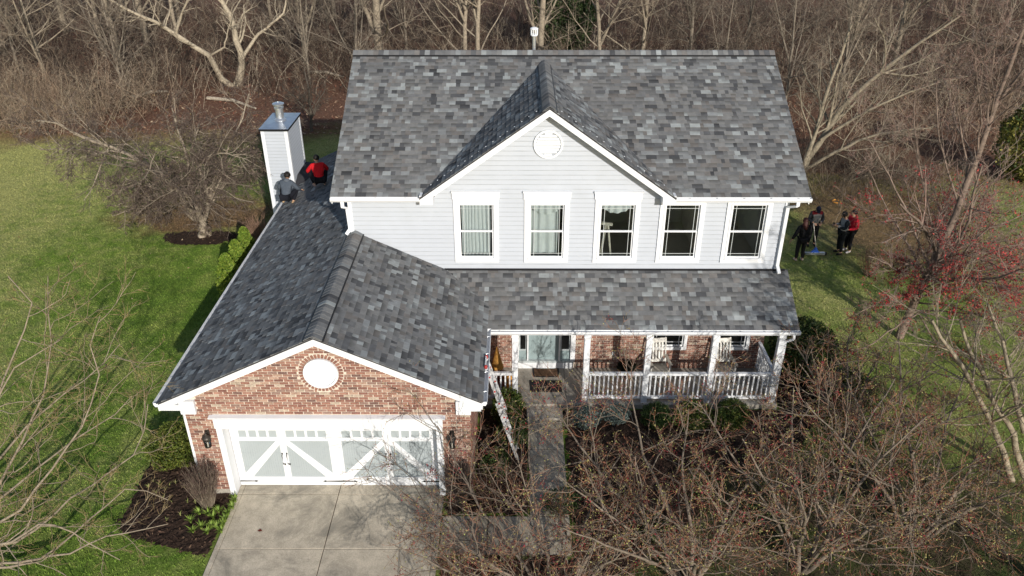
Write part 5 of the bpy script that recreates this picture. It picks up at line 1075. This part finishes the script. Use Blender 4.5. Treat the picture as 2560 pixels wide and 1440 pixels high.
# dormant vase shaped shrubs
def vase(name, x, y, h, spread, n, cols, lab, seed, loc_group=None, cat='shrub'):
    r = np.random.default_rng(seed); t = empty(name, (x, y, 0), lab, cat, loc_group); tb = Tubes(); a = r.uniform(0, 6.28, n); b = r.uniform(0, 1, n)**.5; P = np.c_[.12*b*np.cos(a), .12*b*np.sin(a), np.zeros(n)]; D = np.c_[spread*b*np.cos(a), spread*b*np.sin(a), np.ones(n)]
    H = h*r.uniform(.7, 1.05, n); Q, W = grow(r, P, D, H, np.full(n, .0075), 5, .06, .02); c = np.asarray(cols[0]); tb.add(Q, W, 3, c, .3, r); link('stem', tb.mesh('stem'), 'bark', t)
    tb = Tubes(); p, d, l, ra = kids(r, Q, W, 11, .4, 1, (12, 45), (.14, .3), (.6, .9), H); S, _ = grow(r, p, d, l, ra, 3, .15, .03); tb.spikes(S, np.maximum(ra, .004), cols[1], .35, r); link('twig', tb.mesh('twig', False), 'bark', t); return t
vase('dormant_shrub', -3.0, -.42, 1.25, .28, 170, ((.22, .18, .135), (.13, .09, .075)), 'vase shaped bundle of bare brown stems left of the garage door', 81); vase('dormant_shrub', 2.95, -.30, 1.25, .24, 150, ((.10, .08, .065), (.075, .055, .048)), 'vase shaped bundle of bare brown stems right of the garage door', 82)
vase('dormant_shrub', -5.3, 12.6, 1.5, .35, 150, ((.26, .16, .11), (.30, .19, .13)), 'feathery brown bare bush between the arborvitae and the chimney', 83)
vase('dormant_shrub', 16.9, 11.0, 1.0, .5, 60, ((.22, .15, .11), (.25, .14, .10)), 'thin bare bush in front of the people in the side yard', 85)
# sprouting day lilies and bulbs in the left bed
r = np.random.default_rng(91)
def sprout(x, y, h, n, lab, grp, pal):
    a = r.uniform(0, 6.28, n); V = []; F = []; C = []
    for k in range(n):
        d = np.array([math.cos(a[k]), math.sin(a[k]), 0]); s = np.array([-d[1], d[0], 0])*h*.035; L = h*r.uniform(.7, 1.1); b = d*h*.08*r.random(); o = len(V); cc = np.array(pal[r.integers(0, len(pal))])*r.uniform(.8, 1.2); sp_ = r.uniform(.25, .75)
        for q, w_ in ((0, .7), (.4, 1), (.75, .8)): p = b+d*L*sp_*q*q+np.array([0, 0, L*(q-.28*q*q)]); V += [p-s*w_, p+s*w_]
        V.append(b+d*L*sp_+np.array([0, 0, L*.70])); C += [cc]*7; F += [(o, o+1, o+3, o+2), (o+2, o+3, o+5, o+4), (o+4, o+5, o+6)]
    m = MB(); m.v = [tuple(map(float, v)) for v in V]; m.f = F; m.c = C; t = empty('lily_plant', (x, y, .03), lab, 'plant', grp); link('leaves', m.mesh('leaves', recalc=False), 'leaf', t)
GRN = [(.20, .30, .045), (.27, .36, .07), (.15, .24, .04)]; YG = [(.33, .34, .12), (.40, .36, .16), (.24, .28, .08)]
for (px_, py_) in ((590, 1258), (583, 1275), (572, 1290), (565, 1305), (560, 1318), (545, 1328), (530, 1322), (520, 1338), (505, 1325), (500, 1290), (535, 1300), (548, 1285), (478, 1310), (484, 1335), (522, 1292), (555, 1335)):
    g = atz(px_, py_); sprout(g[0], g[1], .25, 30, 'bright green day lily clump beside the left driveway edge', 'day lilies beside the driveway', GRN)
for (px_, py_) in ((385, 1208), (400, 1215), (415, 1228), (392, 1235), (440, 1212), (462, 1222), (430, 1258), (418, 1305), (452, 1292), (470, 1260), (410, 1250), (490, 1262), (425, 1215), (372, 1222)):
    g = atz(px_, py_); sprout(g[0], g[1], .14, 9, 'small pale yellow green sprout in the dark left garden bed', 'sprouts in the left garden bed', YG)
r2 = np.random.default_rng(92); specks(ball_leaves(r2, 700, .26, .24, .14)+np.array([0, 0, .16]), .04, [(.015, .02, .012), (.03, .035, .02)], r2, 'foliage', 'leaf', pl_)
# ================================================================== PEOPLE
def skin_mesh(V, E, R, sub=2):
    me = bpy.data.meshes.new('skin'); me.from_pydata([tuple(v) for v in V], E, []); o = bpy.data.objects.new('skin_tmp', me); COL.objects.link(o)
    o.modifiers.new('s', 'SKIN'); sv = me.skin_vertices[0].data
    for i, q in enumerate(R): sv[i].radius = (q if np.isscalar(q) else q[0], q if np.isscalar(q) else q[1]); sv[i].use_root = (i == 0)
    mo = o.modifiers.new('u', 'SUBSURF'); mo.levels = sub; mo.render_levels = sub
    dg = bpy.context.evaluated_depsgraph_get(); ev = o.evaluated_get(dg); m2 = bpy.data.meshes.new_from_object(ev, depsgraph=dg)
    bpy.data.objects.remove(o); m2.materials.clear(); m2.polygons.foreach_set('use_smooth', np.ones(len(m2.polygons), bool)); return m2
def merged(meshes, name):
    bm = bmesh.new()
    for q in meshes: bm.from_mesh(q)
    me = bpy.data.meshes.new(name); bm.to_mesh(me); bm.free(); me.polygons.foreach_set('use_smooth', np.ones(len(me.polygons), bool)); return me
def ellipsoid(c, r, n=14, k=10, f=None):
    m = MB(); V = []; F = []
    for j in range(k+1):
        ph = math.pi*j/k
        for i in range(n):
            a = 6.2832*i/n; s = 1.0 if f is None else f(a, ph); V.append((c[0]+r[0]*s*math.sin(ph)*math.cos(a), c[1]+r[1]*s*math.sin(ph)*math.sin(a), c[2]+r[2]*s*math.cos(ph)))
    for j in range(k):
        for i in range(n): F.append((j*n+i, (j+1)*n+i, (j+1)*n+(i+1) % n, j*n+(i+1) % n))
    return m.add(V, F)
def person(loc, rz, J, label, top, trouser, shoe, hair='short', cuff=None, hood=None, haircol='hair', cap=None, panel=None):
    """J: joints in metres, facing +y: pel, chest, neck, head and, for L and R, sh el ha hip kn an toe"""
    t = empty('person', loc, label, 'person', None, rz); A = {k: np.array(v, float) for k, v in J.items()}
    V = []; E = []; R = []; ix = {}
    def vx_(k, p, r_): ix[k] = len(V); V.append(p); R.append(r_); return ix[k]
    vx_('pel', A['pel'], (.130, .095)); vx_('mid', (A['pel']*.5+A['chest']*.5), (.118, .085)); vx_('chest', A['chest'], (.145, .098)); vx_('neck', A['neck'], .06); vx_('head0', A['neck']*.45+A['head']*.55, .062)
    E += [(ix['pel'], ix['mid']), (ix['mid'], ix['chest']), (ix['chest'], ix['neck']), (ix['neck'], ix['head0'])]
    for s in 'LR':
        vx_('sh'+s, A['sh'+s], .068); vx_('el'+s, A['el'+s], .046); vx_('ha'+s, A['ha'+s], .030); E += [(ix['chest'], ix['sh'+s]), (ix['sh'+s], ix['el'+s]), (ix['el'+s], ix['ha'+s])]
        vx_('hip'+s, A['hip'+s], .09); vx_('kn'+s, A['kn'+s], .062); vx_('an'+s, A['an'+s], .040); vx_('toe'+s, A['toe'+s], .032); E += [(ix['pel'], ix['hip'+s]), (ix['hip'+s], ix['kn'+s]), (ix['kn'+s], ix['an'+s]), (ix['an'+s], ix['toe'+s])]
    parts = [skin_mesh(V, E, R)]
    h = A['head']; up = unit(h-A['neck']); look = np.array(J.get('look', (0, 1, -.1)), float); look = unit(look-(look@up)*up); side = np.cross(look, up)
    B = np.stack([side, look, up], 1)
    def headshape(a, ph): return 1-.10*max(0, -math.cos(ph))*1.2+.04*max(0, math.sin(a))*math.sin(ph)
    hm = ellipsoid((0, 0, 0), (.078, .098, .118), 18, 14, headshape); hm.add(*[q for q in [[(0, .094, .02), (-.014, .094, -.028), (.014, .094, -.028), (0, .128, -.022)], [(0, 1, 3), (1, 2, 3), (2, 0, 3)]]])     # nose
    for sgn in (-1, 1): e = ellipsoid((sgn*.080, -.005, -.005), (.012, .026, .034), 8, 6); hm.add(e.v, e.f)
    e = ellipsoid((0, .088, -.062), (.026, .008, .008), 8, 5); hm.add(e.v, e.f)
    for sgn in (-1, 1): e = ellipsoid((sgn*.03, .088, .008), (.014, .010, .009), 8, 5); hm.add(e.v, e.f)
    hm.v = [tuple(h+B@np.array(v)) for v in hm.v]; parts.append(hm.mesh('head'))
    for s in 'LR':                                                   # hands: palm and five bent fingers
        w_ = A['ha'+s]; fd = unit(w_-A['el'+s]); sx_ = unit(np.cross(fd, np.array([0, 0, 1.0])+.2*fd)); pz = np.cross(sx_, fd); hb = MB(); o = w_+fd*.015
        hb.obox(o-sx_*.038-pz*.013, sx_*.076, fd*.085, pz*.026)
        for k, ln in enumerate((.068, .078, .074, .058)): b0 = o+fd*.082+sx_*(-.029+.0195*k); hb.tube([b0-fd*.01, b0+fd*ln*.5-pz*.006, b0+fd*ln*.85-pz*.03], [.009, .0085, .007], 6)
        sg = 1 if s == 'L' else -1; b0 = o+fd*.02+sx_*sg*.036; hb.tube([b0, b0+sx_*sg*.03+fd*.025, b0+sx_*sg*.038+fd*.06-pz*.01], [.011, .010, .008], 6); parts.append(hb.mesh('hand'))
    link('body', merged(parts, 'body'), 'skin', t)
    # jacket: same skeleton, a little fuller, ending at hem and wrists
    def sub_skin(keys, extra, edges, col, nm):
        vv = [extra.get(k, (A[k] if k in A else None, None))[0] for k in keys]; rad = [extra[k][1] for k in keys]; me = skin_mesh(vv, [(keys.index(a), keys.index(b)) for a, b in edges], rad); 
        C = np.tile(np.asarray(col, float), (len(me.vertices), 1))
        if nm == 'jacket' and panel is not None:
            co = np.array([v.co for v in me.vertices]); C = panel(co, C)
        set_col(me, C); return link(nm, me, 'cloth', t)
    hem = A['pel']+(A['chest']-A['pel'])*-.02
    ex = {'hem': (hem, (.172, .135)), 'mid': (A['pel']*.5+A['chest']*.5, (.165, .128)), 'chest': (A['chest'], (.185, .135)), 'col': (A['neck']-up*.02, (.078, .078))}; ed = [('hem', 'mid'), ('mid', 'chest'), ('chest', 'col')]; ks = ['hem', 'mid', 'chest', 'col']
    for s in 'LR':
        ex['sh'+s] = (A['sh'+s], .088); ex['el'+s] = (A['el'+s], .068); ex['wr'+s] = (A['el'+s]*.14+A['ha'+s]*.86, .048); ks += ['sh'+s, 'el'+s, 'wr'+s]; ed += [('chest', 'sh'+s), ('sh'+s, 'el'+s), ('el'+s, 'wr'+s)]
    sub_skin(ks, ex, ed, top, 'jacket')
    ex = {'pel': (A['pel'], (.160, .125))}; ks = ['pel']; ed = []
    for s in 'LR': ex['hip'+s] = (A['hip'+s], .105); ex['kn'+s] = (A['kn'+s], .080); ex['an'+s] = (A['an'+s]+(A['kn'+s]-A['an'+s])*.06, .060); ks += ['hip'+s, 'kn'+s, 'an'+s]; ed += [('pel', 'hip'+s), ('hip'+s, 'kn'+s), ('kn'+s, 'an'+s)]
    sub_skin(ks, ex, ed, trouser, 'trousers')
    for s in 'LR':
        an, to = A['an'+s], A['toe'+s]; d = unit(to-an); fl_ = unit(np.array([d[0], d[1], d[2]*.6])); me = skin_mesh([an-fl_*.07+np.array([0, 0, -.03]), an+fl_*.02+np.array([0, 0, -.02]), to+fl_*.03], [(0, 1), (1, 2)], [.042, .050, .040]); set_col(me, np.array(shoe)); link('shoe', me, 'cloth', t)
    if hood is not None: e = ellipsoid((0, 0, 0), (.115, .075, .075), 14, 8); e.v = [tuple(A['neck']-look*.07-up*.02+B@np.array(v)) for v in e.v]; e.c = [hood]*len(e.v); e.build('hood', 'cloth', t, smooth=True)
    rs = np.random.default_rng(int(abs(loc[0]*37)))
    hf = lambda a, ph: 1+.06*math.sin(7*a+3*ph)+.05*math.sin(11*ph+5*a)
    if cap is not None:
        c = ellipsoid((0, -.008, .045), (.094, .110, .088), 16, 10); c.add([(-.07, .08, .055), (.07, .08, .055), (.055, .175, .035), (-.055, .175, .035), (-.07, .08, .045), (.07, .08, .045), (.055, .175, .027), (-.055, .175, .027)], [(0, 1, 2, 3), (7, 6, 5, 4), (3, 2, 6, 7), (0, 3, 7, 4), (1, 5, 6, 2)]); c.v = [tuple(h+B@np.array(v)) for v in c.v]; c.c = [cap]*len(c.v); c.build('cap', 'cloth', t, smooth=True)
    else:
        c = ellipsoid((0, -.022, .032), (.100, .106, .105), 18, 12, hf)
        if hair == 'long':
            e = ellipsoid((0, -.075, -.12), (.11, .06, .20), 14, 10, hf); c.add(e.v, e.f)
        if hair == 'curly':
            for _ in range(40): d = unit(rs.normal(0, 1, 3)+np.array([0, -.3, .7])); e = ellipsoid(d*np.array([.095, .10, .10])+np.array([0, -.015, .035]), (.026, .026, .026), 6, 4); c.add(e.v, e.f)
        c.v = [tuple(h+B@np.array(v)) for v in c.v]; c.build('hair', haircol, t, smooth=True)
    return t
def squat(arm=0):
    J = dict(pel=(0, -.16, .30), chest=(0, .06, .62), neck=(0, .15, .78), head=(0, .21, .90), look=(-.1, 1, -.5))
    for s, k in (('L', -1), ('R', 1)): J.update({'sh'+s: (k*.19, .10, .71), 'hip'+s: (k*.11, -.14, .29), 'kn'+s: (k*.27, .24, .44), 'an'+s: (k*.17, -.02, .09), 'toe'+s: (k*.20, .15, .04), 'el'+s: (k*.34, .22, .50), 'ha'+s: (k*.26, .44, .36)})
    return J
def stand(**kw):
    J = dict(pel=(0, 0, .93), chest=(0, .01, 1.27), neck=(0, .02, 1.46), head=(0, .05, 1.60), look=(0, 1, -.35))
    for s, k in (('L', -1), ('R', 1)): J.update({'sh'+s: (k*.19, 0, 1.38), 'hip'+s: (k*.10, 0, .89), 'kn'+s: (k*.11, .03, .49), 'an'+s: (k*.12, -.02, .09), 'toe'+s: (k*.14, .13, .04), 'el'+s: (k*.26, -.02, 1.10), 'ha'+s: (k*.25, .10, .86)})
    J.update(kw); return J
MT['brownhair'] = M('brown_hair', (.05, .014, .012), .6, .3, 60)
zr = lambda x: gz(x)+.02
J = squat(); J.update(elL=(-.32, .10, .50), haL=(-.30, .30, .40), elR=(.32, .14, .50), haR=(.36, .36, .38))
person((-3.44, 10.62, zr(-3.42)), -.12, J, 'person in grey hooded sweatshirt squatting on the roof edge in front of the chimney', (.075, .09, .112), (.012, .013, .018), (.36, .25, .15), 'curly', hood=(.10, .115, .138))
J = squat(); J.update(look=(-.4, 1, -.5), haL=(-.22, .50, .30), haR=(.20, .46, .34))
person((-2.38, 10.92, zr(-2.36)), .35, J, 'person in bright red top squatting on the roof beside the main house', (.52, .014, .02), (.012, .012, .015), (.42, .28, .24), 'short')
g = atz(2113, 629); J = stand(haR=(.20, .28, 1.02), elR=(.27, .02, 1.12), haL=(-.12, .30, 1.0)); person((g[0]+.05, g[1], 0), 1.85, J, 'person in red jacket and black trousers standing rightmost in the side yard', (.58, .025, .045), (.010, .010, .012), (.60, .56, .54), hood=(.60, .03, .05))
g = atz(2096, 634); gp = lambda co, C: np.where((np.abs(co[:, :1]) < .165), np.array([[.25, .26, .27]]), np.array([[.015, .02, .026]]))
J = stand(elL=(-.24, .06, 1.13), haL=(-.06, .34, 1.20), elR=(.24, .06, 1.13), haR=(.06, .34, 1.20), look=(0, 1, -.6), head=(0, .09, 1.585)); person((g[0], g[1], 0), 1.62, J, 'person in grey and black top looking down at a phone, left of the red jacket', (.25, .26, .27), (.010, .012, .014), (.02, .02, .02), 'curly', panel=gp)
g = atz(2026, 614); rp = lambda co, C: np.where((co[:, 2:] > 1.36) & (np.abs(co[:, :1]) < .2), np.array([[.22, .02, .025]]), np.where((np.abs(co[:, :1]) < .15), np.array([[.27, .265, .26]]), np.array([[.05, .05, .055]])))
J = stand(look=(.15, 1, -.9), head=(.02, .12, 1.57), elL=(-.27, .0, 1.10), haL=(-.12, .26, 1.07), elR=(.26, .02, 1.12), haR=(.17, .30, 1.10)); person((g[0], g[1], 0), math.pi, J, 'person in navy cap and grey and red jacket gripping the sweeper pole', (.05, .05, .055), (.014, .014, .016), (.03, .03, .03), cap=(.012, .014, .028), panel=rp)
g = atz(1996, 652); J = stand(look=(.2, 1, -.3), elL=(-.33, -.04, 1.10), haL=(-.42, .0, .88), elR=(.28, .08, 1.10), haR=(.22, .32, 1.12)); person((g[0], g[1], 0), .1, J, 'person all in black with long dark red hair, back turned, nearest the house corner', (.012, .012, .014), (.014, .014, .016), (.55, .44, .38), 'long', haircol='brownhair')
g = atz(2096, 634); tag(MB().box(g[0]-.42, g[0]-.405, g[1]-.04, g[1]+.04, 1.16, 1.30).build('mobile_phone', 'black'), 'dark mobile phone held by the person in the grey and black top', 'phone')
